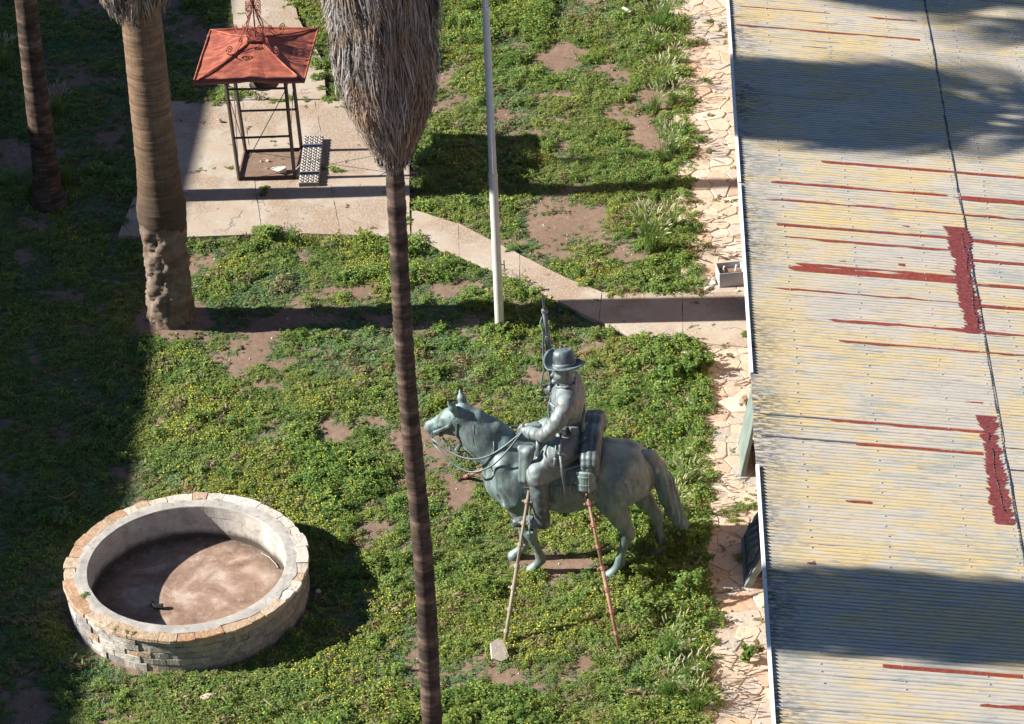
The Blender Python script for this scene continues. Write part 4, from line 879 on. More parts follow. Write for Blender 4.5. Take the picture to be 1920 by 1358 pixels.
# rider : one continuous figure in tunic, breeches and boots
Rd = []
hy = radians(26)                                             # head turned to the near side
def rh(x, y, z): return (.07+x*cos(hy)-y*sin(hy), x*sin(hy)+y*cos(hy), z)
Rd += [e_((-.01, 0, 2.33), (.25, .29, .24), k=.08), c_((0, 0, 2.45), (.03, 0, 2.66), .225, .195, sy=1.15, yc=0, k=.09), c_((.05, 0, 2.82), (.05, 0, 3.02), .225, .222, sy=1.3, yc=0, k=.09),
       c_((.02, -.27, 3.10), (.02, .27, 3.10), .145, .145, k=.1), c_((-.05, -.2, 2.95), (-.05, .2, 2.95), .16, .16, k=.1), c_((.04, 0, 3.16), (.065, 0, 3.38), .125, .105, k=.05)]
Rd += [c_((.045, 0, 3.235), (.05, 0, 3.25), .145, .14, k=.02)]
Rd += [e_(rh(.01, 0, 3.50), (.165, .13, .2), k=.04, R=rotz(hy)), e_(rh(.09, 0, 3.385), (.085, .085, .09), k=.05), c_(rh(.15, 0, 3.50), rh(.192, 0, 3.435), .02, .027, k=.02), e_(rh(.165, 0, 3.325), (.04, .05, .035), k=.03),
       c_(rh(.14, -.085, 3.545), rh(.14, .085, 3.545), .03, .03, k=.03), c_(rh(.158, .0, 3.385), rh(.13, .07, 3.372), .018, .012, k=.012), c_(rh(.158, .0, 3.385), rh(.13, -.07, 3.372), .018, .012, k=.012)]
for s_ in (1, -1):
    Rd += [e_(rh(.165, s_*.06, 3.50), (.03, .036, .026), k=.02, sub=True), e_(rh(.14, s_*.058, 3.50), (.022, .024, .02), k=.008), c_(rh(.09, s_*.1, 3.44), rh(.13, s_*.06, 3.42), .035, .03, k=.04),
           e_(rh(-.01, s_*.135, 3.475), (.036, .022, .055), k=.015)]
Rd += [c_(rh(.165, -.04, 3.355), rh(.165, .04, 3.355), .006, .006, k=.01, sub=True)]
# near arm down to the reins, far arm to the rifle
Rd += chain([(.02, .34, 3.08, .145), (.12, .45, 2.90, .118), (.27, .49, 2.72, .098), (.36, .45, 2.63, .096), (.50, .28, 2.53, .082), (.585, .185, 2.49, .082), (.60, .17, 2.48, .074)], k=.06)
Rd += chain([(.02, -.34, 3.08, .16), (.07, -.50, 2.88, .14), (.12, -.56, 2.68, .12), (.2, -.48, 2.74, .11), (.28, -.37, 2.86, .08)], k=.06)
def fist(c, f, l, u_):
    c, f, l, u_ = map(np.array, (c, f, l, u_)); P = []
    P.append(e_(tuple(c), (.075, .055, .07), k=.03))
    for q in range(4):                                       # four fingers of unequal length, curled round the grip
        o = c+u_*(.055-.036*q)+f*.02; ln = (.9, 1.05, 1.0, .82)[q]
        P += chain([(*(o+f*.035), .022), (*(o+f*.085*ln+l*.01), .02), (*(o+f*.085*ln-l*.055*ln), .018), (*(o+f*.035-l*.07*ln), .016)], k=.008)
    P += chain([(*(c+u_*.05), .026), (*(c+u_*.085+f*.04), .023), (*(c+u_*.085+f*.08-l*.035), .018)], k=.012); return P
Rd += fist((.665, .12, 2.465), (.93, -.3, -.1), (.3, .93, .1), (0, 0, 1)); Rd += fist((.31, -.325, 2.93), (.5, .7, .2), (.8, -.5, 0), (0, 0, 1))
# tunic skirt and legs
Rd += [c_((-.05, 0, 2.22), (0, 0, 2.45), .285, .225, sy=1.18, yc=0, k=.06)]
for s_ in (1, -1):
    Rd += [c_((0, s_*.2, 2.32), (.22, s_*.40, 2.22), .23, .20, k=.05), c_((.05, s_*.28, 2.26), (.44, s_*.56, 2.05), .205, .155, k=.05), c_((.44, s_*.56, 2.05), (.46, s_*.60, 2.0), .155, .148, k=.04),
           c_((.15, s_*.46, 2.05), (.36, s_*.58, 1.92), .13, .1, k=.08)]
    Rd += chain([(.45, s_*.61, 1.93, .135), (.41, s_*.65, 1.72, .138), (.395, s_*.67, 1.5, .118), (.385, s_*.68, 1.36, .105), (.38, s_*.68, 1.25, .105)], k=.03)
    Rd += [c_((.445, s_*.612, 1.955), (.452, s_*.608, 1.985), .155, .155, k=.012), c_((.38, s_*.68, 1.22), (.54, s_*.70, 1.24), .105, .098, k=.03), c_((.54, s_*.70, 1.24), (.76, s_*.73, 1.25), .098, .075, sy=1.1, k=.03), c_((.345, s_*.68, 1.2), (.36, s_*.68, 1.165), .065, .06, k=.02)]
    Rd += [c_((.385, s_*.68, 1.35+.05*q), (.41, s_*.685, 1.36+.05*q), .108, .105, k=.01) for q in range(3)]
rdisp = lambda X, Y, Z: -.011*np.clip(np.sin(Z*26-X*19+Y*9+1.5*np.sin(X*8+Y*6))-.35, 0, 1)*np.sin(X*7+Y*11+Z*4)*((Z < 3.15) & (Z > 2.05))+(.0035*np.sin(Z*34+X*15+np.sin(Y*12)*2)*np.sin(X*9-Y*14+Z*5)+.0035*np.sin(Z*47-X*32+Y*21+np.sin(X*13)*2))*((Z < 3.22) & (Z > 1.3))
V, F = sdf_mesh(Rd, (-.55, -.9, 1.05), (.92, .95, 3.8), .0165, rdisp); rider = spart(V, F, 'rider', MAT['bronze2']); rider.data.materials.append(MAT['bronze3'])
_fc = V[F].mean(1); rider.data.polygons.foreach_set('material_index', ((_fc[:, 2] < 1.945) & (np.abs(_fc[:, 1]) > .4)).astype(np.int32))     # boots
def lsub(mb, name, mat, par, smooth=False): return mb.build(name, mat, par, smooth)
# slouch hat, brim turned up on the off side
n = 40; V = []; prof_ = [(.182, .0), (.18, .08), (.172, .16), (.155, .24), (.115, .28), (.05, .255), (.0005, .235)]
for r_, z_ in prof_:
    for j in range(n):
        t = 2*pi*j/n; dent = -.03*math.exp(-((r_-.03)/.09)**2)*(1 if abs(sin(t)) < .8 else .4); V.append((r_*1.1*cos(t), r_*.93*sin(t), z_+dent))
hat = MB(); hat.add(V, [[i*n+j, i*n+(j+1) % n, (i+1)*n+(j+1) % n, (i+1)*n+j] for i in range(len(prof_)-1) for j in range(n)])
V = []; rings = [.165, .2, .25, .30, .335]
for side in (0, 1):
    for i, r_ in enumerate(rings):
        for j in range(n):
            t = 2*pi*j/n; q = (r_-.165)/.17; rr = r_*(1+.02*sin(3*t)); lift = .24*max(0, -sin(t-.5))**1.5*q**.9+.03*q*q*abs(cos(t)); V.append((rr*1.08*cos(t), (rr*.98*sin(t))*(1-.22*q*(sin(t) < 0)), lift-(.014 if side else 0)))
k_ = len(rings); F = [[s_*k_*n+i*n+j, s_*k_*n+i*n+(j+1) % n, s_*k_*n+(i+1)*n+(j+1) % n, s_*k_*n+(i+1)*n+j] for s_ in (0, 1) for i in range(k_-1) for j in range(n)]
F += [[(k_-1)*n+j, (k_-1)*n+(j+1) % n, (2*k_-1)*n+(j+1) % n, (2*k_-1)*n+j] for j in range(n)]; hat.add(V, F)
ho = hat.build('hat', MAT['bronze3'], rider, True); ho.location = (.06, .005, 3.575); ho.rotation_euler = (radians(19), radians(3), hy*.5)
mb = MB(); mb.lathe([(.183, .002), (.186, .004), (.186, .055), (.18, .057)], 36); hb = mb.build('hat_band', MAT['bronze2'], ho, True); hb.scale = (1.1, .94, 1); ho.scale = (.84, .84, .92); ho.location.z = 3.56
# belt, pouches, straps
mb = MB(); n = 40; V = []
for r_, z_ in ((.215, 2.585), (.238, 2.59), (.236, 2.665), (.215, 2.67)):
    for j in range(n): t = 2*pi*j/n; V.append((.02+r_*.985*cos(t), r_*1.14*sin(t), z_))
mb.add(V, [[i*n+j, i*n+(j+1) % n, (i+1)*n+(j+1) % n, (i+1)*n+j] for i in range(3) for j in range(n)]); lsub(mb, 'belt', MAT['bronze3'], rider, True)
for a in (40, 76, 112, 148, -62, -100):
    t = radians(a); mb = MB(); mb.box((.02+.262*cos(t), .30*sin(t), 2.61), (.075, .125, .14), rotz(t), .014); mb.box((.02+.27*cos(t), .308*sin(t), 2.655), (.075, .132, .055), rotz(t), .012); lsub(mb, 'pouch', MAT['bronze3'], rider)
mb = MB(); mb.tube([(.10, -.30, 3.22), (.25, -.1, 3.08), (.305, .1, 2.9), (.28, .26, 2.72)], .02, 6); mb.tube([(.05, -.28, 3.24), (-.16, -.1, 3.1), (-.22, .12, 2.85), (-.2, .24, 2.7)], .026, 6); lsub(mb, 'shoulder_strap', MAT['bronze3'], rider)
mb = MB()
for k in range(5): mb.lathe([(.0001, .012), (.014, .009), (.017, 0)], 8, (0, 0, 0)); mb.V[-1] = mb.V[-1] @ roty(pi/2).T+np.array([.30-.012*abs(k-2), .05, 2.76+.085*k])
lsub(mb, 'buttons', MAT['bronze'], rider)
mb = MB(); mb.tube([(.165, -.09, 3.245), (.185, 0, 3.23), (.165, .09, 3.245), (.04, .15, 3.275), (-.085, .07, 3.29), (-.085, -.07, 3.29), (.04, -.15, 3.275), (.165, -.09, 3.245)], .024, 6); lsub(mb, 'collar', MAT['bronze2'], rider, True)
# edges of the tunic: skirt hem, cuff, pocket flaps, seam
for s_ in (1, -1):
    mb = MB(); mb.tube([(.30, s_*.33, 2.46), (.34, s_*.52, 2.34), (.22, s_*.60, 2.19), (.02, s_*.56, 2.11), (-.18, s_*.42, 2.10), (-.29, s_*.2, 2.12)], .018, 6); lsub(mb, 'tunic_hem', MAT['bronze2'], rider, True)
    mb = MB(); mb.box((.235, s_*.19, 2.98), (.03, .15, .05), rotz(s_*.65), .01); mb.box((.1, s_*.36, 2.50), (.14, .03, .05), rotz(s_*.1), .01); lsub(mb, 'pocket_flap', MAT['bronze2'], rider)
mb = MB(); mb.lathe([(.082, -.05), (.1, -.045), (.104, .0), (.098, .045), (.085, .05)], 14); q = np.array(Vector((.085, -.1, -.035)).normalized().to_track_quat('Z', 'Y').to_matrix()); mb.V = [v @ q.T+np.array([.545, .235, 2.51]) for v in mb.V]; lsub(mb, 'cuff', MAT['bronze2'], rider, True)
# stirrups
for s_ in (1, -1):
    mb = MB(); y = s_*.72; mb.tube([(.56, y-.13, 1.12), (.56, y-.14, 1.24), (.565, y-.05, 1.36), (.57, y, 1.40), (.565, y+.05, 1.36), (.56, y+.14, 1.24), (.56, y+.13, 1.12)], .013, 6); mb.box((.56, y, 1.12), (.1, .28, .025), None, .006)
    mb.tube([(.57, y, 1.4), (.52, s_*.66, 1.75), (.42, s_*.55, 2.0)], .016, 5); mb.build('stirrup', MAT['bronze'], st)
# rifle upright on the off thigh
rx = lambda z: .285+(z-3.036)*.066
mb = MB(); mb.tube([(rx(2.25)-.02, -.36, 2.25), (rx(2.5), -.345, 2.5), (rx(2.75), -.33, 2.75)], [.072, .06, .04], 8); mb.tube([(rx(2.75), -.33, 2.75), (rx(3.3), -.315, 3.3), (rx(3.8), -.305, 3.8), (rx(4.34), -.3, 4.34)], [.048, .05, .044, .034], 8); mb.build('rifle_stock', MAT['bronze3'], st, True); rf = st.children[-1]; rf.name = 'rifle'
mb = MB(); mb.tube([(rx(3.2), -.31, 3.2), (rx(4.6), -.298, 4.6)], [.026, .017], 8); mb.box((rx(4.55)+.0, -.298, 4.575), (.02, .016, .06), None, .003); lsub(mb, 'barrel', MAT['bronze3'], rf)
mb = MB(); mb.tube([(rx(3.0)+.0, -.28, 3.02), (rx(3.0)+.10, -.27, 3.03), (rx(3.0)+.14, -.27, 2.98)], [.016, .014, .022], 6); mb.tube([(rx(2.8)+.03, -.33, 2.72), (rx(2.8)+.1, -.33, 2.76), (rx(2.9)+.09, -.33, 2.88), (rx(2.95)+.03, -.33, 2.95)], .01, 5); lsub(mb, 'bolt', MAT['bronze'], rf)
for z in (4.3, 3.86):
    mb = MB(); mb.lathe([(.04, -.03), (.047, -.025), (.047, .025), (.04, .03)], 10, (rx(z), -.302, z)); lsub(mb, 'barrel_band', MAT['bronze'], rf)
mb = MB(); mb.tube([(rx(4.2)+.04, -.29, 4.2), (rx(4.1)+.075, -.28, 4.1), (rx(3.95)+.05, -.28, 3.97), (rx(3.7)+.07, -.27, 3.7), (rx(3.3)+.1, -.26, 3.3), (rx(3.1)+.16, -.25, 3.06), (rx(3.0)+.15, -.26, 2.98), (rx(3.0)+.04, -.29, 3.0)], .014, 5); lsub(mb, 'sling', MAT['bronze'], rf)
# saddle, saddle cloth, holsters, blanket roll, bag, sword
def barrel_pt(x, ang, off=0.0):
    r_ = float(np.interp(x, [-.6, -.5, .1, .78, 1.0], [.46, .465, .53, .495, .44])); zc = float(np.interp(x, [-.5, .1, .78], [1.7, 1.6, 1.62])); return (x, (r_+off)*sin(ang), zc+(r_+off)*cos(ang))
def shell(x0, x1, a0, a1, off, th, nx_=10, na=28, wob=0.0):
    V = []
    for o in (off, off+th):
        for i in range(nx_+1):
            for j in range(na+1):
                a = a0+(a1-a0)*j/na; x = x0+(x1-x0)*i/nx_; V.append(barrel_pt(x+wob*sin(a*3), a, o+.008*sin(x*19+a*7)))
    m_ = (nx_+1)*(na+1); n1 = na+1; F = [[s_*m_+i*n1+j, s_*m_+i*n1+j+1, s_*m_+(i+1)*n1+j+1, s_*m_+(i+1)*n1+j] for s_ in (0, 1) for i in range(nx_) for j in range(na)]
    F += [[i*n1+j, (i+1)*n1+j, m_+(i+1)*n1+j, m_+i*n1+j] for j in (0, na) for i in range(nx_)]+[[i*n1+j, i*n1+j+1, m_+i*n1+j+1, m_+i*n1+j] for i in (0, nx_) for j in range(na)]
    mb = MB(); mb.add(V, F); return mb
shell(-.42, .58, -1.25, 1.25, .012, .03).build('saddle_cloth', MAT['bronze3'], st, True)
shell(-.22, .50, -.98, .98, .05, .035).build('saddle', MAT['bronze3'], st, True)
mb = MB(); mb.tube([barrel_pt(.46, -.5, .1), (.47, -.1, 2.32), (.47, .1, 2.32), barrel_pt(.46, .5, .1)], .05, 8); mb.tube([barrel_pt(-.22, -.6, .08), (-.27, -.12, 2.27), (-.27, .12, 2.27), barrel_pt(-.22, .6, .08)], .05, 8); mb.build('saddle_bows', MAT['bronze3'], st, True)
mb = MB(); g = random.Random(9)
for s_ in (1, -1):
    for k in range(34):
        x = -.40+.94*k/33; a = 1.24; p0 = barrel_pt(x, s_*a, .03); p1 = barrel_pt(x+g.uniform(-.03, .03), s_*(a+.2), .02+g.uniform(0, .012)); p2 = barrel_pt(x+g.uniform(-.05, .05), s_*(a+g.uniform(.34, .6)), .012); mb.tube([p0, p1, p2], [.009, .010, .005], 4)
tag(mb.build('fringe', MAT['plaque'], st), kind='stuff')
for s_ in (1, -1):
    P_ = [e_((.585, s_*.52, 2.38), (.085, .06, .09), k=.04), c_((.58, s_*.50, 2.38), (.62, s_*.56, 1.95), .085, .07, sy=.7, k=.04), c_((.67, s_*.50, 2.40), (.70, s_*.545, 1.92), .05, .04, sy=.6, k=.02), c_((.52, s_*.46, 2.44), (.70, s_*.46, 2.44), .05, .05, sy=.8, k=.03)]
    V, F = sdf_mesh(P_, (.4, min(s_*.35, s_*.75), 1.8), (.85, max(s_*.35, s_*.75), 2.6), .014); V = V-np.array([0, 0, .05 if s_ > 0 else .28]); spart(V, F, 'holster', MAT['bronze2'])
# blanket roll across the loins : stacked folds
V = []; F = []; arc = [(-.60, 2.16), (-.53, 2.27), (-.39, 2.36), (-.2, 2.42), (0, 2.43), (.2, 2.42), (.39, 2.36), (.53, 2.27), (.60, 2.16)]
arc = [(np.interp(t, np.linspace(0, 1, 9), [a[0] for a in arc]), np.interp(t, np.linspace(0, 1, 9), [a[1] for a in arc])) for t in np.linspace(0, 1, 40)]
P_ = []
for lay, (dx, dz, r_) in enumerate(((-.075, .085, .062), (.0, .09, .066), (.075, .085, .062), (-.085, .01, .066), (.085, .015, .066), (0, .01, .08), (-.08, -.065, .062), (.08, -.06, .062), (0, -.065, .07))):
    pts = [(-.325+dx, y*(1+.12*dz/.1*.2), z+dz, r_) for y, z in arc[::3]]; P_ += chain(pts, k=.012)
bdisp = lambda X, Y, Z: .01*np.sin(Y*17+Z*13)+.012*(np.abs(np.abs(Y)-.32) < .02)
V, F = sdf_mesh(P_, (-.62, -.78, 1.8), (-.08, .78, 2.7), .0165, bdisp); roll = spart(V, F, 'blanket_roll', MAT['bronze3'])
for s_ in (1, -1):
    mb = MB(); mb.lathe([(.0001, 0), (.118, 0), (.135, .02), (.137, .085), (.146, .09), (.146, .115), (.137, .12), (.137, .215), (.146, .22), (.146, .245), (.135, .25), (.125, .30), (.1, .315), (.0001, .31)], 22)
    for a in range(4): mb.box((.14*cos(a*pi/2+.5), .14*sin(a*pi/2+.5), .15), (.02, .045, .31), rotz(a*pi/2+.5), .006)
    mb.V = [(v*np.array([1, .72, 1])) @ rotx(s_*.14).T+np.array([-.27, s_*.655, 1.83]) for v in mb.V]; mb.build('mess_bag', MAT['bronze'], st)
mb = MB(); mb.tube([(.10, .42, 2.66), (.10, .56, 2.52), (.09, .63, 2.40)], [.02, .024, .026], 7); mb.tube([(.09, .63, 2.40), (.055, .71, 2.1), (.01, .74, 1.73)], [.024, .026, .013], 7); mb.tube([(.13, .60, 2.43), (.09, .63, 2.41), (.05, .63, 2.43)], .013, 5); mb.build('sword', MAT['bronze3'], st, True)
mb = MB(); mb.tube([(.16, .46, 2.6), (.17, .6, 2.42), (.165, .63, 2.36)], .014, 6); mb.lathe([(.012, .06), (.035, .04), (.03, .0), (.045, -.07), (.0, -.075)], 10, (.165, .635, 2.31)); mb.build('sword_knot', MAT['bronze'], st, True)
# bridle and reins
def ring(pts, r_): mb.tube(pts, r_, 6)
mb = MB()
for s_ in (1, -1):
    mb.tube([hd_(.02, s_*.02, 2.78), hd_(.03, s_*.135, 2.64), hd_(.14, s_*.15, 2.46), hd_(.30, s_*.125, 2.33), hd_(.44, s_*.09, 2.22)], .03, 6)
    mb.tube([hd_(.0, s_*.02, 2.77), hd_(-.01, s_*.15, 2.55), hd_(.03, s_*.12, 2.3), hd_(.05, s_*.03, 2.20)], .02, 6)
    mb.tube([hd_(.36, s_*.02, 2.46), hd_(.36, s_*.1, 2.38), hd_(.34, s_*.12, 2.26), hd_(.36, s_*.05, 2.16), hd_(.36, 0, 2.14)], .02, 6)
    mb.tube([hd_(.05, s_*.03, 2.80-.04), hd_(.11, s_*.13, 2.64)], .014, 6)
    mb.lathe([(.028, -.008), (.04, -.008), (.04, .008), (.028, .008)], 12, hd_(.47, s_*.105, 2.17), closed=True)
    mb.tube([hd_(.45, s_*.115, 2.24), hd_(.47, s_*.115, 2.17), hd_(.43, s_*.115, 2.04), hd_(.45, s_*.115, 2.0)], .011, 5)
mb.build('bridle', MAT['bronze3'], st)
for s_ in (1, -1):
    e0 = np.array(hd_(.47, s_*.115, 2.12)); e1 = np.array((.70, .12, 2.46)); mb = MB(); pts = []
    for t in np.linspace(0, 1, 18):
        p = e0*(1-t)+e1*t; bul = sin(pi*t); p = p+np.array([0, s_*.24*bul+(.0 if s_ > 0 else .03), -.27*bul]); pts.append(p)
    mb.tube(pts, .016, 5); mb.build('rein', MAT['bronze3'], st, True)
    e0 = np.array(hd_(.44, s_*.115, 2.02)); mb = MB(); pts = []
    K = [e0, (1.75, s_*.16+.02, 1.86), (1.55, s_*.27, 1.80), (1.36, s_*.36, 1.86), (1.1, s_*.44, 2.06), (.88, s_*.30+.06, 2.30), tuple(e1)]
    for t in np.linspace(0, 6, 25):
        pts.append([np.interp(t, range(7), [q[c_i] for q in K]) for c_i in range(3)])
    pts = np.array(pts); pts[1:-1] = (pts[:-2]+pts[1:-1]*2+pts[2:])/4; pts[1:-1] = (pts[:-2]+pts[1:-1]*2+pts[2:])/4
    mb.tube(pts, .015, 5); mb.build('rein', MAT['bronze3'], st, True)
mb = MB(); q0 = np.array(hd_(.05, .03, 2.20)); mb.tube([q0, q0+np.array([-.02, .02, -.09]), q0+np.array([.04, .05, -.2])], [.016, .03, .04], 7); mb.tube([q0+np.array([0, 0, -.1]), (1.5, .1, 2.02), (1.35, .2, 1.9)], .016, 5); mb.build('throat_strap', MAT['bronze3'], st)
for x, z in ((1.42, 2.5), (1.12, 2.26)):
    mb = MB(); y = .175 if x > 1.3 else .225; mb.tube([(x+.01, y-.04, z+.05), (x, y, z-.05), (x+.02, y+.02, z-.17), (x-.01, y+.03, z-.27)], [.006, .011, .010, .005], 6); mb.build('mane_lock', MAT['bronze'], st, True)

# steel props that hold the statue up
def to_world(p): return np.array([-1.15, 39.0, 0])+rotz(pi-SA) @ np.array(p)
def prop(base, top, mat, label, blk=None, n=7):
    b = np.array([base[0], base[1], -.02]); t = to_world(top); o_ = thing('steel_prop', label, 'prop', tuple(b), 0, 'steel props shoring up the statue'); d = t-b; u_ = d/np.linalg.norm(d); L = np.linalg.norm(d)
    mb = MB(); mb.tube([(0, 0, 0), d*.52], .029, 10); mb.build('outer_tube', mat, o_, True)
    mb = MB(); mb.tube([d*.5, d], .022, 10); mb.build('inner_tube', mat, o_, True)
    q = Vector(u_).to_track_quat('Z', 'Y').to_matrix(); R_ = np.array(q)
    for k in range(n):
        c = d*((k+.75)/(n+.4)); mb = MB(); mb.lathe([(.025, -.03), (.042, -.03), (.042, .03), (.025, .03)], 10); mb.box((0, 0, 0), (.16, .04, .035), None, .008); mb.V = [v @ R_.T+c for v in mb.V]; mb.build('coupler', mat, o_)
    mb = MB(); mb.box((0, 0, .0), (.16, .16, .02), R_, .003); mb.V = [v+d*.995 for v in mb.V]; mb.build('top_plate', MAT['frame'], o_)
    mb = MB(); mb.box((0, 0, .02), (.14, .14, .015), None, .003); mb.build('base_plate', MAT['frame'], o_); return o_
b = G(945, 1212); prop((b[0], b[1]), (.575, .56, 1.76), MAT['tan'], 'brown and green steel prop under the rider knee, its foot on a white plate')
b2 = G(1161, 1216); prop((b2[0], b2[1]), (-.27, .61, 1.80), MAT['rprop'], 'reddish steel prop under the saddle bag, nearer the roof')
b3 = G(870, 893); prop((b3[0], b3[1]), (.62, -.56, 1.7), MAT['rprop'], 'pale red prop behind the horse neck on the far side')
c = G(935, 1233); mb = MB(); mb.prism([(-.13, -.10), (0, -.17), (.13, -.12), (.11, .10), (.03, .19), (-.09, .14)], -.025, .025)
ro = mb.build('block', MAT['whiteblock']); ro.location = (c[0], c[1]+.02, .1); ro.rotation_euler = (.55, .1, .35); tag(ro, 'flat broken white plate at the foot of the brown and green prop', 'stone plate')


# ------------------------------------------------------------------ leaning slabs, box, small things by the wall
def slab_thing(name, label, b0, b1, t0, t1, th, mat):
    """leaning slab: bottom edge b0 (far) b1 (near), top edge t0,t1 ; thickness th towards the wall"""
    b0, b1, t0, t1 = map(np.array, (b0, b1, t0, t1)); o_ = thing(name, label, 'plaque', tuple((b0+b1)/2)); c = (b0+b1)/2
    n_ = np.cross(t0-b0, b1-b0); n_ = n_/np.linalg.norm(n_); n_ = n_ if n_[0] > 0 else -n_
    return o_, c, n_
Y0, Y1 = 42.18, 41.13
o_, c, n_ = slab_thing('bronze_slab', 'plain pale green bronze slab leaning on the wall behind the horse', (1.43, Y0, .04), (1.415, Y1, .04), (1.735, Y0, 1.72), (1.725, Y1, 1.72), .07, None)
V = [np.array(p)-c for p in ((1.43, Y0, .04), (1.415, Y1, .04), (1.735, Y1, 1.72), (1.745, Y0, 1.72))]; W = [p+np.array([.085, 0, -.015]) for p in V]; W[2][0] -= .07; W[3][0] -= .07
mb = MB(); mb.add(V+W, [[0, 1, 2, 3], [7, 6, 5, 4], [0, 4, 5, 1], [1, 5, 6, 2], [2, 6, 7, 3], [3, 7, 4, 0]])
bm_ = mb.build('plate', MAT['plaque'], o_); bv = bm_.modifiers.new('b', 'BEVEL'); bv.width = .008; bv.segments = 1
# relief plaque
q0, q1, q2, q3 = np.array([1.385, 39.47, .05]), np.array([1.385, 38.27, .05]), np.array([1.735, 38.27, .80]), np.array([1.735, 39.47, .80])
o_, c, n_ = slab_thing('relief_plaque', 'dark bronze relief plaque with a thick pale edge leaning on the wall', q0, q1, q3, q2, .12, None)
ex = (q1-q0)/np.linalg.norm(q1-q0); ey = (q3-q0)/np.linalg.norm(q3-q0); en = np.cross(ex, ey); en = en if en[0] < 0 else -en
A, B = np.linalg.norm(q1-q0), np.linalg.norm(q3-q0); L_ = lambda x, y, z: q0-c+ex*x+ey*y+en*z
out = [(0, 0), (A, 0), (A+.03, .12), (A-.01, .25), (A+.02, .4), (A-.02, .55), (A-.08, .72), (A-.1, B), (.1, B), (.02, .6), (-.03, .45), (.03, .3), (-.02, .15)]
mb = MB(); n = len(out); V = [L_(x, y, 0) for x, y in out]+[L_(x, y, -.1) for x, y in out]; mb.add(V, [list(range(n)), list(range(n, 2*n))[::-1]]+[[i, (i+1) % n, n+(i+1) % n, n+i] for i in range(n)]); mb.build('slab', MAT['plaque'], o_)
mb = MB(); ins_ = [(x+(A/2-x)*.09, y+(B/2-y)*.09) for x, y in out]; V = [L_(x, y, .012) for x, y in ins_]+[L_(x, y, -.05) for x, y in ins_]; mb.add(V, [list(range(n)), list(range(n, 2*n))[::-1]]+[[i, (i+1) % n, n+(i+1) % n, n+i] for i in range(n)]); mb.build('relief_panel', MAT['relief'], o_)
mb = MB(); mb.tube([L_(.08, .15, .02), L_(A-.1, .16, .02)], .012, 6); mb.tube([L_(.12, B-.12, .02), L_(A-.14, B-.12, .02)], .012, 6); mb.build('border_moulding', MAT['frame'], o_)
g = random.Random(4); mb = MB()
for k in range(5):
    x = .2+.17*k; mb.tube([L_(x, .2, .01), L_(x+.04, .3, .03), L_(x-.02, .42, .035), L_(x+.05, .5, .03), L_(x+.03, .58, .02)], [.03, .045, .055, .05, .04], 7); mb.tube([L_(x+.05, .46, .03), L_(x+.12, .4, .03), L_(x+.1, .3, .02)], [.03, .025, .015], 6)
mb.build('relief_figures', MAT['relief'], o_, True)
# open box
mt = thing('open_box', 'open grey metal box half full of soil near the stone path', 'box', (1.43, 46.99, 0.03), radians(9))
wd, dp, ht = .42, .36, .27
for (cx_, cy_, sx_, sy_) in ((0, -dp/2, wd, .014), (0, dp/2, wd, .014), (-wd/2-.002, 0, .014, dp+.018), (wd/2+.002, 0, .014, dp+.018)):
    mb = MB(); mb.box((cx_, cy_, ht/2+.02), (sx_, sy_, ht), None, .003); mb.build('side_panel', MAT['boxm'], mt)
mb = MB(); mb.box((0, 0, .1), (wd-.03, dp-.03, .16)); tag(mb.build('soil_fill', MAT['soil'], mt), kind='stuff')
for x in (-.1, .11):
    mb = MB(); mb.box((x, .03, .24), (.03, .03, .13), roty(.1), .003); mb.build('stake', MAT['white'], mt)
mb = MB(); mb.box((.06, -.02, .005), (.4, .3, .03)); mb.build('foot', MAT['steel'], mt)
STN = [(1337, 531, .085, 'big white stone left of the open grey box'), (1327, 541, .075, 'white stone in front of the other two by the box'), (1321, 534, .05, 'leftmost small white stone by the open grey box'), (1368, 480, .05, 'orange stone behind the open grey box'), (1381, 478, .05, 'pale stone behind the box, nearest the roof'), (1383, 546, .06, 'broken reddish stone in front of the grey box')]
for k, (u, v, s_, lb) in enumerate(STN):
    p = G(u, v, .05); rock('stone', (p[0], p[1], .06), (s_, s_*.75, s_*.6), MAT['rock' if k > 2 else 'whiteblock'], lb, 'stone', 30+k, k)
p = G(1394, 752, .05); rock('stone', (p[0], p[1], .09), (.09, .08, .06), MAT['rock'], 'round pinkish stone on the path beside the green slab', 'stone', 41)
p = G(390, 1309, .0); rock('rock', (p[0], p[1], .03), (.17, .11, .05), MAT['rock'], 'flat pale pink rock in the weeds below the fountain', 'rock', 42, .2)
p = G(596, 1112, 0); rock('stone', (p[0], p[1], .03), (.05, .04, .04), MAT['whiteblock'], 'small white stone in the shade right of the fountain', 'stone', 43, .2)
p = G(1175, 18, .1); mb = MB(); mb.box((0, 0, 0), (.2, .07, .01), rotz(-.6) @ roty(.25)); o = mb.build('paper', MAT['white']); o.location = (p[0], p[1], .1); tag(o, 'scrap of white paper in the weeds at the top', 'paper')
def stick(name, pts, r_, mat, label, cat):
    P = [G(u, v, z) for u, v, z in pts]; o_ = P[0].copy(); o_[2] = 0; mb = MB(); mb.tube([q-o_ for q in P], r_, 6); o = mb.build(name, mat); o.location = tuple(o_); return tag(o, label, cat)
stick('stick', [(92, 932, .1), (108, 935, .13), (125, 932, .14), (140, 922, .1)], .012, MAT['twig'], 'curved pale stick lying in the shaded weeds above the fountain', 'stick')
stick('stick', [(495, 1312, .1), (508, 1322, .12), (520, 1330, .08), (530, 1327, .05)], .01, MAT['twig'], 'forked dry stick in the weeds at the bottom of the yard', 'stick')
stick('stick', [(1376, 722, .05), (1388, 720, .07), (1402, 715, .06)], .012, MAT['twig'], 'dry twig on the paving above the green slab', 'twig')
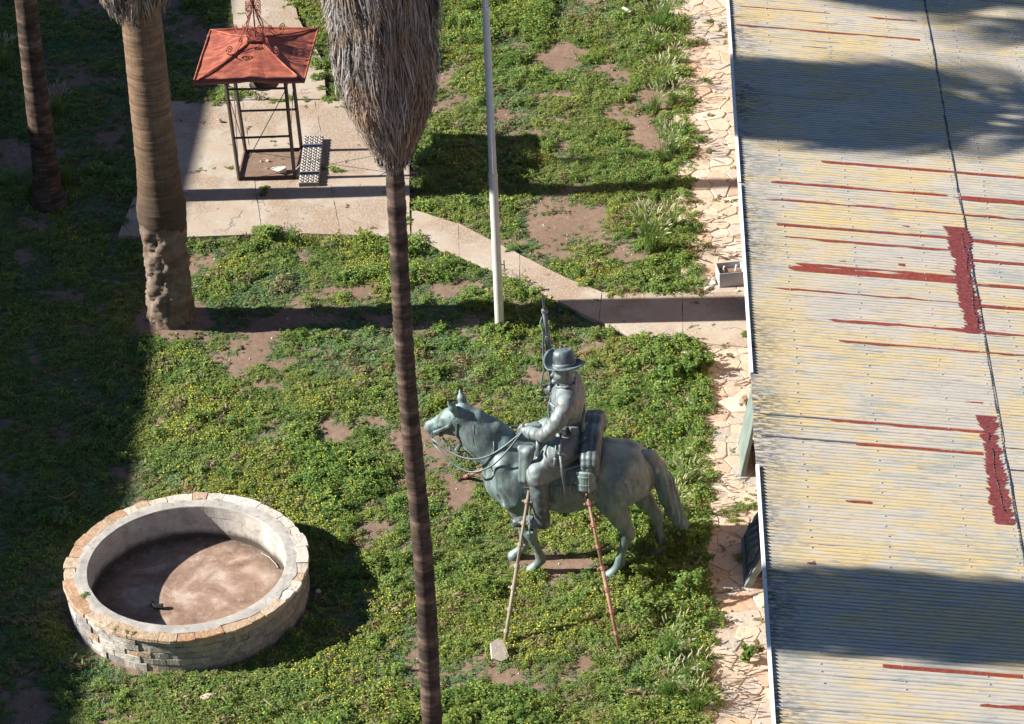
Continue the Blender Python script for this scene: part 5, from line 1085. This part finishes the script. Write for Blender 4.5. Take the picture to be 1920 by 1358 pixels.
stick('stick', [(1378, 718, .05), (1392, 712, .09), (1405, 708, .06)], .009, MAT['twig'], 'thin forked twig just beyond the dry twig on the paving', 'twig')
stick('stick', [(566, 305, .1), (572, 300, .12), (551, 322, .12)], .01, MAT['white'], 'short pale splinter of wood at the kiosk corner', 'stick')

# ------------------------------------------------------------------ weeds
def leaf_quads(C, n_, sz, g, asp=1.5, tilt=.6):
    """little folded leaves at centres C (m,3), mean normal up"""
    m = len(C); az = g.uniform(0, 2*pi, m); tl = np.abs(g.normal(0, tilt, m)); s = sz*g.uniform(.6, 1.35, m)
    d = np.stack([np.cos(az)*np.cos(tl), np.sin(az)*np.cos(tl), -np.sin(tl)+.25], 1); d /= np.linalg.norm(d, axis=1)[:, None]
    sd = np.cross(d, [0, 0, 1.0])+g.normal(0, .25, (m, 3)); sd /= np.linalg.norm(sd, axis=1)[:, None]+1e-9
    a = d*(s*asp/2)[:, None]; b = sd*(s/2)[:, None]; up_ = np.cross(sd, d)*(s*.18)[:, None]
    V = np.stack([C-a, C+b+up_, C+a, C-b+up_], 1).reshape(-1, 3); F = np.arange(4*m).reshape(m, 4); return V, F
def clump(seed, n, rad, h, leaf, nfl=0, asp=1.5, tilt=.48, stems=5, dens=.7):
    g = np.random.default_rng(seed); C = []
    for s_ in range(stems):                                   # leaves ride on trailing stems, so the outline is ragged
        a = g.uniform(0, 2*pi); L = rad*g.uniform(.6, 1.35); k = n//stems; t = g.random(k)**.65; bend = g.normal(0, .6)
        ang = a+bend*t; r_ = L*t; z = h*(np.sin(np.clip(t*1.1, 0, 1)*pi)*.55+.35*(1-t)+.25)*g.uniform(.5, 1.15)
        C.append(np.stack([r_*np.cos(ang)+g.normal(0, rad*.13, k), r_*np.sin(ang)+g.normal(0, rad*.13, k), np.maximum(.006, z*g.uniform(.25, 1.1, k))], 1))
    C = np.concatenate(C); V, F = leaf_quads(C, n, leaf, g, asp, tilt); M = np.zeros(len(F), int)
    if nfl:
        idx_ = g.choice(len(C), nfl); P = C[idx_]+np.array([0, 0, h*.25+.012]); V2, F2 = leaf_quads(np.repeat(P, 2, 0)+g.normal(0, .003, (2*nfl, 3)), nfl, .0155, g, 1.0, .25)
        V = np.concatenate([V, V2]); F = np.concatenate([F, F2+len(V)-len(V2)]); M = np.concatenate([M, np.ones(2*nfl, int)])
    return V, F, M
LIB = bpy.data.collections.new('weed_library'); lib_n = 0
def lib(V, F, M, mats):
    global lib_n
    me = np_mesh('weed_clump', V, F, False, M)
    for m in mats: me.materials.append(m)
    o = bpy.data.objects.new('weed_%03d' % lib_n, me); LIB.objects.link(o); lib_n += 1; return lib_n-1
KA = [lib(*clump(100+i, 260, .17, .065, .02, 9 if i < 3 else (4 if i < 5 else 1), 1.7), [MAT['leafA'], MAT['flower']]) for i in range(7)]
KB = [lib(*clump(200+i, 150, .15, .032, .025, 0, 1.25, .4), [MAT['leafB'], MAT['flower']]) for i in range(5)]
KC_ = [lib(*clump(300+i, 250, .18, .15, .028, 10 if i < 3 else 2, 1.6, .7, 7), [MAT['leafC'], MAT['flower']]) for i in range(5)]
KD = [lib(*clump(400+i, 90, .17, .10, .02, 0, 4.5, .7, 6), [MAT['dry'], MAT['flower']]) for i in range(3)]

def inpoly(x, y, poly, grow=0.0):
    c = np.zeros(x.shape, bool); n = len(poly)
    for i in range(n):
        (x0, y0), (x1, y1) = poly[i], poly[(i+1) % n]
        cond = ((y0 > y) != (y1 > y)); xs = (x1-x0)*(y-y0)/((y1-y0) if y1 != y0 else 1e-9)+x0; c ^= cond & (x < xs)
    return c
sp_ = .098; gx_, gy_ = np.meshgrid(np.arange(-14.5, 1.25, sp_), np.arange(29.0, 63.5, sp_), indexing='ij'); gx_ = gx_.ravel()+rng.uniform(-.06, .06, gx_.size); gy_ = gy_.ravel()+rng.uniform(-.06, .06, gy_.size)
# cover strength: broad drifts, then bare places seen in the yard (centre, half sizes in metres)
cov_ = .40*fbm(gx_*.6+3, gy_*.6, 21, 3)+.60*fbm(gx_*2.0, gy_*2.0, 33, 4)+.025
BARE = [(1090, 400, 46, 30), (1058, 112, 40, 20), (1130, 205, 36, 16), (1000, 245, 50, 14), (935, 215, 30, 18), (835, 150, 30, 60), (1080, 95, 60, 12), (560, 475, 26, 16), (640, 490, 34, 22), (600, 545, 34, 14), (505, 470, 22, 12), (690, 540, 26, 22), (455, 515, 20, 10),
        (480, 680, 60, 22), (420, 665, 34, 16), (600, 690, 34, 16), (520, 720, 40, 12), (700, 795, 46, 20), (615, 805, 26, 26), (735, 680, 30, 18), (850, 700, 34, 14), (905, 750, 44, 12), (1115, 645, 50, 14), (880, 912, 50, 30), (1000, 700, 34, 12), (850, 940, 30, 18), (640, 600, 120, 20), (470, 606, 90, 20), (800, 610, 80, 12),
        (1060, 1055, 70, 26), (1030, 1130, 50, 18), (965, 1100, 30, 20), (950, 1255, 40, 22), (1035, 1310, 46, 24), (720, 945, 36, 16), (270, 1285, 30, 34), (330, 620, 60, 30), (640, 1060, 36, 30), (655, 1150, 40, 26), (600, 790, 20, 20), (760, 1070, 20, 12), (1170, 1130, 40, 14), (1085, 1200, 40, 16),
        (110, 420, 50, 26), (50, 690, 60, 40), (90, 1180, 40, 50), (40, 1250, 40, 40), (110, 280, 60, 28), (30, 290, 40, 40), (200, 250, 40, 60), (160, 150, 60, 16), (70, 1335, 40, 20), (180, 700, 60, 14), (30, 480, 40, 16), (168, 1225, 16, 24), (150, 560, 50, 14), (220, 860, 40, 14), (1240, 310, 30, 30), (1210, 240, 20, 20), (1300, 560, 30, 10)]
for (u, v, a, b) in BARE:
    c = G(u, v); ra = a/112; rb = b/62; dd = ((gx_-c[0])/ra)**2+((gy_-c[1])/rb)**2; cov_ -= .155*np.exp(-dd*.9)
LUSH = [(1230, 740, 120, 130), (1280, 680, 80, 60), (620, 930, 200, 80), (900, 60, 120, 60), (1150, 330, 60, 60), (860, 300, 90, 80), (800, 480, 90, 40), (1200, 1180, 120, 90), (700, 1300, 250, 60), (330, 780, 90, 90), (860, 1020, 80, 70), (1260, 1010, 60, 80), (1100, 980, 120, 40), (460, 880, 160, 50), (1000, 1180, 60, 50), (1240, 1320, 80, 60), (400, 455, 90, 10), (620, 455, 120, 8), (150, 800, 120, 120), (240, 1310, 90, 50), (400, 1290, 120, 40), (330, 700, 40, 40), (420, 100, 20, 40)]
for (u, v, a, b) in LUSH:
    c = G(u, v); ra = a/112; rb = b/62; dd = ((gx_-c[0])/ra)**2+((gy_-c[1])/rb)**2; cov_ += .12*np.exp(-dd)
ok = cov_ > .41+rng.uniform(-.035, .035, gx_.size)
thin = (~ok) & (cov_ > .33) & (rng.random(gx_.size) < np.clip((cov_-.32)*5, 0, .5)); ok |= thin
jx = .2*(fbm(gx_*1.4, gy_*1.4, 77, 3)-.5); jy = .2*(fbm(gx_*1.4+9, gy_*1.4, 78, 3)-.5)
for poly in (PAD, UPP, WALK): ok &= ~inpoly(gx_+jx, gy_+jy, poly)
edge = .72+.34*fbm(gy_*.8, gy_*0+3, 44, 3)
ok &= gx_ < edge
ok &= np.hypot(gx_-FC[0], gy_-FC[1]) > 1.90
ok &= np.hypot(gx_-LP[0], gy_-LP[1]) > .62+.15*fbm(gx_*3, gy_*3, 5)
ok &= (np.hypot(gx_-DP[0], gy_-DP[1]) > .4)
ok &= (np.hypot(gx_-OP[0], gy_-OP[1]) > .4)
bx, by, bc = gx_[ok], gy_[ok], cov_[ok]
tall = fbm(bx*.45+11, by*.45, 71, 3); right = np.clip((bx+.6)/1.4, 0, 1); kind = np.zeros(len(bx), int)
mat_ = fbm(bx*.8+2, by*.8+7, 57, 3)
r1 = rng.random(len(bx)); flo = fbm(bx*.7+31, by*.7, 91, 3)
for i in range(len(bx)):
    pC = .02+.5*right[i]+(.5 if tall[i] > .62 else 0)*(bc[i] > .52)
    if r1[i] < pC: kind[i] = KC_[int(rng.integers(0, 3 if flo[i] > .5 else 5))]
    elif r1[i] > .95-.10*right[i]: kind[i] = KD[int(rng.integers(0, 3))]
    elif mat_[i]+.25*(rng.random()-.5) > .56 or bc[i] < .455: kind[i] = KB[int(rng.integers(0, 5))]
    else: kind[i] = KA[int(rng.integers(0, 4) if flo[i] > .52 else rng.integers(3, 7))]
scl = (.62+.45*rng.random(len(bx)))*np.clip(.72+(bc-.43)*2.2, .68, 1.3)
scl = np.where(thin[ok], rng.uniform(.22, .5, len(bx)), scl); P = np.stack([bx, by, np.where(False, 0, hz(bx, by)-.004)], 1)
for poly in (PAD, UPP, WALK): P[:, 2] = np.where(inpoly(bx, by, poly), .045, P[:, 2])
 
# weeds in the joints of the concrete and on the paving
XP, XK, XS = [], [], []
def sprinkle(u0, v0, u1, v1, n, wpx, kinds, s0, s1, z=.045):
    for k in range(n):
        t = rnd.random(); q = G(u0+(u1-u0)*t+rnd.gauss(0, wpx), v0+(v1-v0)*t+rnd.gauss(0, wpx*.6), z); XP.append((q[0], q[1], z)); XK.append(rnd.choice(kinds)); XS.append(rnd.uniform(s0, s1))
sprinkle(600, 316, 652, 322, 16, 3, KA, .35, .6); sprinkle(580, 272, 588, 274, 4, 3, KA, .3, .45, .1); sprinkle(497, 350, 492, 372, 8, 3, KA, .35, .6); sprinkle(425, 318, 450, 316, 4, 3, KA, .3, .5); sprinkle(345, 322, 405, 318, 8, 3, KB, .25, .4)
sprinkle(508, 245, 516, 280, 7, 3, KA, .25, .4); sprinkle(505, 192, 545, 190, 7, 3, KA, .4, .6); sprinkle(600, 155, 614, 185, 6, 4, KA+KD, .4, .6); sprinkle(766, 380, 768, 445, 8, 3, KA, .3, .5); sprinkle(540, 60, 600, 150, 22, 12, KA+KC_, .6, 1.0)
sprinkle(420, 175, 470, 178, 14, 6, KA, .6, 1.0); sprinkle(1395, 620, 1405, 636, 5, 3, KC_, .3, .5); sprinkle(1365, 960, 1415, 945, 16, 7, KA+KB, .4, .7); sprinkle(1375, 975, 1385, 985, 5, 4, KA, .4, .6); sprinkle(1385, 1045, 1388, 1050, 3, 3, KA, .4, .5)
sprinkle(1330, 42, 1340, 42, 3, 4, KA, .4, .5); sprinkle(1322, 152, 1330, 150, 4, 3, KD+KA, .4, .6); sprinkle(1330, 284, 1338, 284, 3, 3, KA, .35, .5); sprinkle(1295, 75, 1310, 80, 6, 5, KD, .6, .9); sprinkle(1130, 545, 1180, 552, 14, 6, KA+KD, .5, .8); sprinkle(1290, 250, 1312, 262, 8, 4, KC_, .4, .7)
sprinkle(160, 1116, 160, 1116, 2, 1, KA, .35, .45, .61); sprinkle(210, 1178, 252, 1188, 3, 1, KA, .25, .35, .61); sprinkle(480, 435, 520, 440, 10, 4, KA+KC_, .6, .9)
for v in range(30, 1340, 14):                                 # the ragged border against the paving
    for _ in range(2):
        u = np.interp(v, [0, 450, 640, 700, 800, 950, 1100, 1358], [1268, 1295, 1340, 1322, 1318, 1310, 1318, 1325])+rnd.gauss(-8, 12); XP.append((*G(u, v, .03)[:2], .02)) ; XK.append(rnd.choice(KC_+KA+KD+KC_)); XS.append(rnd.uniform(.5, 1.15))
keep = [i for i, q in enumerate(XP) if not (wy0-.35 < q[1] < wy1+.15 and q[0] > .2 and XS[i] > .48)]
P = np.concatenate([P, np.array([XP[i] for i in keep])]); kind = np.concatenate([kind, [XK[i] for i in keep]]); scl = np.concatenate([scl, [XS[i] for i in keep]])
def scatter(name, P, kind, scl, label):
    me = bpy.data.meshes.new(name); me.vertices.add(len(P)); me.vertices.foreach_set('co', np.asarray(P, np.float32).ravel())
    rot = np.stack([rng.normal(0, .12, len(P)), rng.normal(0, .12, len(P)), rng.uniform(0, 2*pi, len(P))], 1).astype(np.float32)
    a = me.attributes.new('rot', 'FLOAT_VECTOR', 'POINT'); a.data.foreach_set('vector', rot.ravel()); a = me.attributes.new('scl', 'FLOAT', 'POINT'); a.data.foreach_set('value', np.asarray(scl, np.float32)); a = me.attributes.new('kindid', 'INT', 'POINT'); a.data.foreach_set('value', np.asarray(kind, np.int32)); me.update()
    o = link(name, me); ng = bpy.data.node_groups.new('scatter_weeds', 'GeometryNodeTree'); ng.interface.new_socket('Geometry', in_out='INPUT', socket_type='NodeSocketGeometry'); ng.interface.new_socket('Geometry', in_out='OUTPUT', socket_type='NodeSocketGeometry')
    nd = ng.nodes.new; gi, go = nd('NodeGroupInput'), nd('NodeGroupOutput'); ci = nd('GeometryNodeCollectionInfo'); ci.inputs['Collection'].default_value = LIB; ci.inputs['Separate Children'].default_value = True; ci.inputs['Reset Children'].default_value = True
    ip = nd('GeometryNodeInstanceOnPoints'); ip.inputs['Pick Instance'].default_value = True
    def at_(nm, ty):
        x = nd('GeometryNodeInputNamedAttribute'); x.data_type = ty; x.inputs['Name'].default_value = nm; return [s for s in x.outputs if s.enabled and s.name == 'Attribute'][0]
    er = nd('FunctionNodeEulerToRotation'); L = ng.links.new; L(at_('rot', 'FLOAT_VECTOR'), er.inputs[0]); L(er.outputs[0], ip.inputs['Rotation']); L(at_('scl', 'FLOAT'), ip.inputs['Scale']); L(at_('kindid', 'INT'), ip.inputs['Instance Index']); L(ci.outputs[0], ip.inputs['Instance']); L(gi.outputs[0], ip.inputs['Points']); L(ip.outputs[0], go.inputs[0])
    md = o.modifiers.new('scatter', 'NODES'); md.node_group = ng; return tag(o, label, None, None, 'stuff')
scatter('ground_cover', P, kind, scl, 'low green weeds with small yellow flowers creeping over the soil')

# pebbles, chips and dead bits lying on the bare soil
def chip(seed, s3):
    g = np.random.default_rng(seed); d = np.array([[1, 0, 0], [-1, 0, 0], [0, 1, 0], [0, -1, 0], [0, 0, 1], [0, 0, -1]], float)*g.uniform(.6, 1.2, (6, 1))*np.array(s3)
    return d, np.array([[0, 2, 4], [2, 1, 4], [1, 3, 4], [3, 0, 4], [2, 0, 5], [1, 2, 5], [3, 1, 5], [0, 3, 5]]), np.zeros(8, int)
KP = [lib(*chip(500+i, (.02, .015, .012)), [MAT['rock'] if i % 2 else MAT['whiteblock']]) for i in range(4)]+[lib(*chip(520+i, (.08, .006, .005)), [MAT['twig']]) for i in range(2)]+[lib(*clump(530+i, 26, .12, .02, .03, 0, 1.6, .5), [MAT['dry'], MAT['flower']]) for i in range(2)]
n_ = 9000; qx = rng.uniform(-13.5, .9, n_); qy = rng.uniform(33, 60, n_); kk_ = rng.choice(KP, n_, p=[.2, .2, .17, .17, .06, .06, .07, .07]); inP = np.zeros(n_, bool)
for poly in (PAD, UPP, WALK): inP |= inpoly(qx, qy, poly)
qx[:900] = rng.uniform(.6, 1.7, 900)
zz0_ = (qx > .6)
kp_ = (np.hypot(qx-FC[0], qy-FC[1]) > 1.9) & (~inP | (rng.random(n_) < .5)); zz_ = np.where(inP, .052, np.where(qx > .6, .036, hz(qx, qy)))+.003
scatter('pebbles', np.stack([qx, qy, zz_], 1)[kp_], kk_[kp_], (.3+rng.random(n_)**2*1.2)[kp_]*np.where(inP[kp_], .6, 1), 'pebbles, twigs and dead leaves strewn over soil and concrete')

# grass tufts with pale seed heads along the paving
def tuft_parts(seed, h, nb, ns, spread):
    g = np.random.default_rng(seed); V = []; F = []; W = []; E_ = []
    for k in range(nb+ns):
        sd = k >= nb; a = g.uniform(0, 2*pi); L = h*(g.uniform(.45, .9) if not sd else g.uniform(.85, 1.25)); ln = g.uniform(.1, .55)*spread; x0, y0 = g.normal(0, .06, 2); w_ = g.uniform(.004, .009) if not sd else .003; dr = g.uniform(.1, .6)
        P_ = [(x0+cos(a)*ln*L*t**1.5, y0+sin(a)*ln*L*t**1.5, L*(t-dr*.35*t**3)) for t in (0, .4, .75, 1)]; tx, ty = -sin(a+.6), cos(a+.6); b = len(V)
        for i, p in enumerate(P_): q = w_*(1, .9, .6, .15)[i]; V += [(p[0]-tx*q, p[1]-ty*q, p[2]), (p[0]+tx*q, p[1]+ty*q, p[2])]
        F += [[b+2*i, b+2*i+1, b+2*i+3, b+2*i+2] for i in range(3)]
        if sd:
            p = np.array(P_[-1]); d = np.array(P_[-1])-np.array(P_[-2]); d /= np.linalg.norm(d); s_ = np.cross(d, [tx, ty, .3]); s_ /= np.linalg.norm(s_); s2 = np.cross(d, s_)
            ring_ = [(0, .003), (.04, .013), (.10, .012), (.16, .002)]; b = len(W)
            for t, r_ in ring_:
                for q in range(4): W.append(p+d*t-np.array([0, 0, t*t*1.2])+(s_*cos(q*pi/2)+s2*sin(q*pi/2))*r_)
            E_ += [[b+i*4+q, b+i*4+(q+1) % 4, b+(i+1)*4+(q+1) % 4, b+(i+1)*4+q] for i in range(3) for q in range(4)]
    return (V, F), (W, E_)
TUFT = []
for k in range(4):
    (V, F), (W, E_) = tuft_parts(50+k, .62, 130, 34, 1.1); m1 = np_mesh('blades', V, F); m1.materials.append(MAT['blade']); m2 = np_mesh('seed_heads', W, E_); m2.materials.append(MAT['seed']); TUFT.append((m1, m2))
TL = [(1234, 60, 1.0, 'tall grass tuft with pale seed heads at the top edge of the yard'), (1252, 38, .8, 'narrow grass tuft right of the topmost tuft by the paving'), (1228, 95, .7, 'short grass tuft just below the topmost tuft'), (1240, 165, 1.0, 'dense seeding grass tuft by the paving, level with the near edge of the roof shadow'), (1262, 195, .7, 'small grass tuft right of the dense seeding one'), (1228, 205, .75, 'low grass tuft left of the small one, level with the roof shadow'),
      (1258, 290, .9, 'grass tuft beside the white pale stones in the middle of the path'), (1240, 300, .6, 'thin grass tuft on the bare soil below the roof shadow'), (1226, 470, 1.15, 'biggest pale seeding grass tuft above the concrete path'), (1255, 425, .7, 'leaning grass tuft right of the biggest seeding tuft'), (1210, 440, .8, 'grass tuft left of the biggest seeding tuft'), (1268, 120, .65, 'yellowish grass tuft hard against the paving'),
      (1262, 1235, .9, 'grass tuft by the paving near the roof bottom shadow'), (1300, 1275, .8, 'arching grass tuft at the paving edge near the bottom'), (1255, 1310, .9, 'grass tuft with thin stalks at the bottom edge'), (1305, 1335, .8, 'rightmost grass tuft at the bottom edge'), (1262, 960, .8, 'dry grass tuft behind the horse tail'), (1285, 910, .7, 'grass tuft on the paving side of the horse tail'),
      (108, 215, .9, 'shaded grass tuft below the slender palm top'), (10, 130, 1.1, 'shaded tall grass tuft at the left edge'), (122, 345, .9, 'shaded grass tuft right of the slender palm foot'), (60, 365, .8, 'shaded grass tuft left of the slender palm foot'), (545, 455, .5, 'small grass tuft at the near edge of the concrete pad'), (800, 355, .8, 'bright green grass tuft in the kiosk roof shadow'), (352, 612, .35, 'little grass tuft on the dirt mound of the thick palm'), (405, 110, .6, 'shaded grass tuft left of the kiosk roof')]
for k, (u, v, s_, lb) in enumerate(TL):
    p = G(u, v, 0); t = thing('grass_tuft', lb, 'grass tuft', (p[0], p[1], float(hz(p[0], p[1]))), rnd.uniform(0, 6), 'grass tufts'); t.scale = (s_, s_, s_)
    for me, nm in zip(TUFT[k % 4], ('blades', 'seed_heads')):
        if nm == 'seed_heads' and k in (23, 24, 20, 21): continue
        o = link(nm, me, None, t); tag(o, kind='stuff')
# bushy weeds one can tell apart
def bush(u, v, s_, h, n, label, mats=('leafC',), seed=1, name='bush', z=0):
    p = G(u, v, z); g = np.random.default_rng(seed); t = thing(name, label, 'bush', (p[0], p[1], z if z else float(hz(p[0], p[1]))), 0)
    C = []; mb = MB()
    for k in range(11):
        a = g.uniform(0, 2*pi); d = g.uniform(.15, 1.0)*s_; tip = np.array([cos(a)*d, sin(a)*d, h*g.uniform(.45, 1.1)]); mid = tip*np.array([.4, .4, .65]); mb.tube([(0, 0, -.02), mid, tip], [.007, .005, .002], 4); q = g.random((n//11, 1))**.7
        C.append(mid*(1-q)+tip*q+g.normal(0, .3*s_*.35, (n//11, 3))*np.array([1, 1, .7]))
    C = np.concatenate(C); C[:, 2] = np.maximum(C[:, 2], .01); V, F = leaf_quads(C, n, .042, g, 1.6, .7); o = link('foliage', np_mesh('foliage', V, F), MAT[mats[0]], t); tag(o, kind='stuff'); tag(mb.build('stems', MAT['twig'], t), kind='stuff'); return t
bush(1292, 704, .28, .36, 800, 'bright leafy bush at the near corner of the concrete path', seed=3); bush(1318, 696, .24, .32, 600, 'bush nearest the paving just below the concrete path', seed=4); bush(1250, 706, .28, .34, 700, 'bush left of the two at the concrete path corner', seed=5)
bush(1404, 1242, .17, .26, 380, 'lone green bush growing out of the paving near the roof', seed=6, z=.04); bush(1420, 1226, .14, .2, 160, 'dry brownish bush behind the lone green one on the paving', ('dry',), 7, z=.04)
bush(1235, 1040, .3, .5, 700, 'dark bush at the far hind hoof of the horse', seed=8); bush(1205, 1085, .26, .36, 600, 'low bush beside the near hind hoof', seed=9); bush(1275, 1030, .3, .55, 800, 'tall weed bush behind the horse tail by the paving', seed=10); bush(1290, 1120, .28, .4, 700, 'bush at the paving edge level with the relief plaque', seed=11)
bush(1215, 1160, .28, .34, 700, 'bush right of the red prop', seed=12); bush(1045, 955, .3, .3, 700, 'bush behind the rider boot under the horse belly', seed=13); bush(115, 985, .22, .3, 400, 'pale shaded bush above left of the fountain', ('leafB',), 14); bush(940, 622, .14, .2, 260, 'small bush around the flagpole foot', seed=15); bush(505, 448, .2, .26, 420, 'yellow green bush at the pad edge below the kiosk', seed=16)
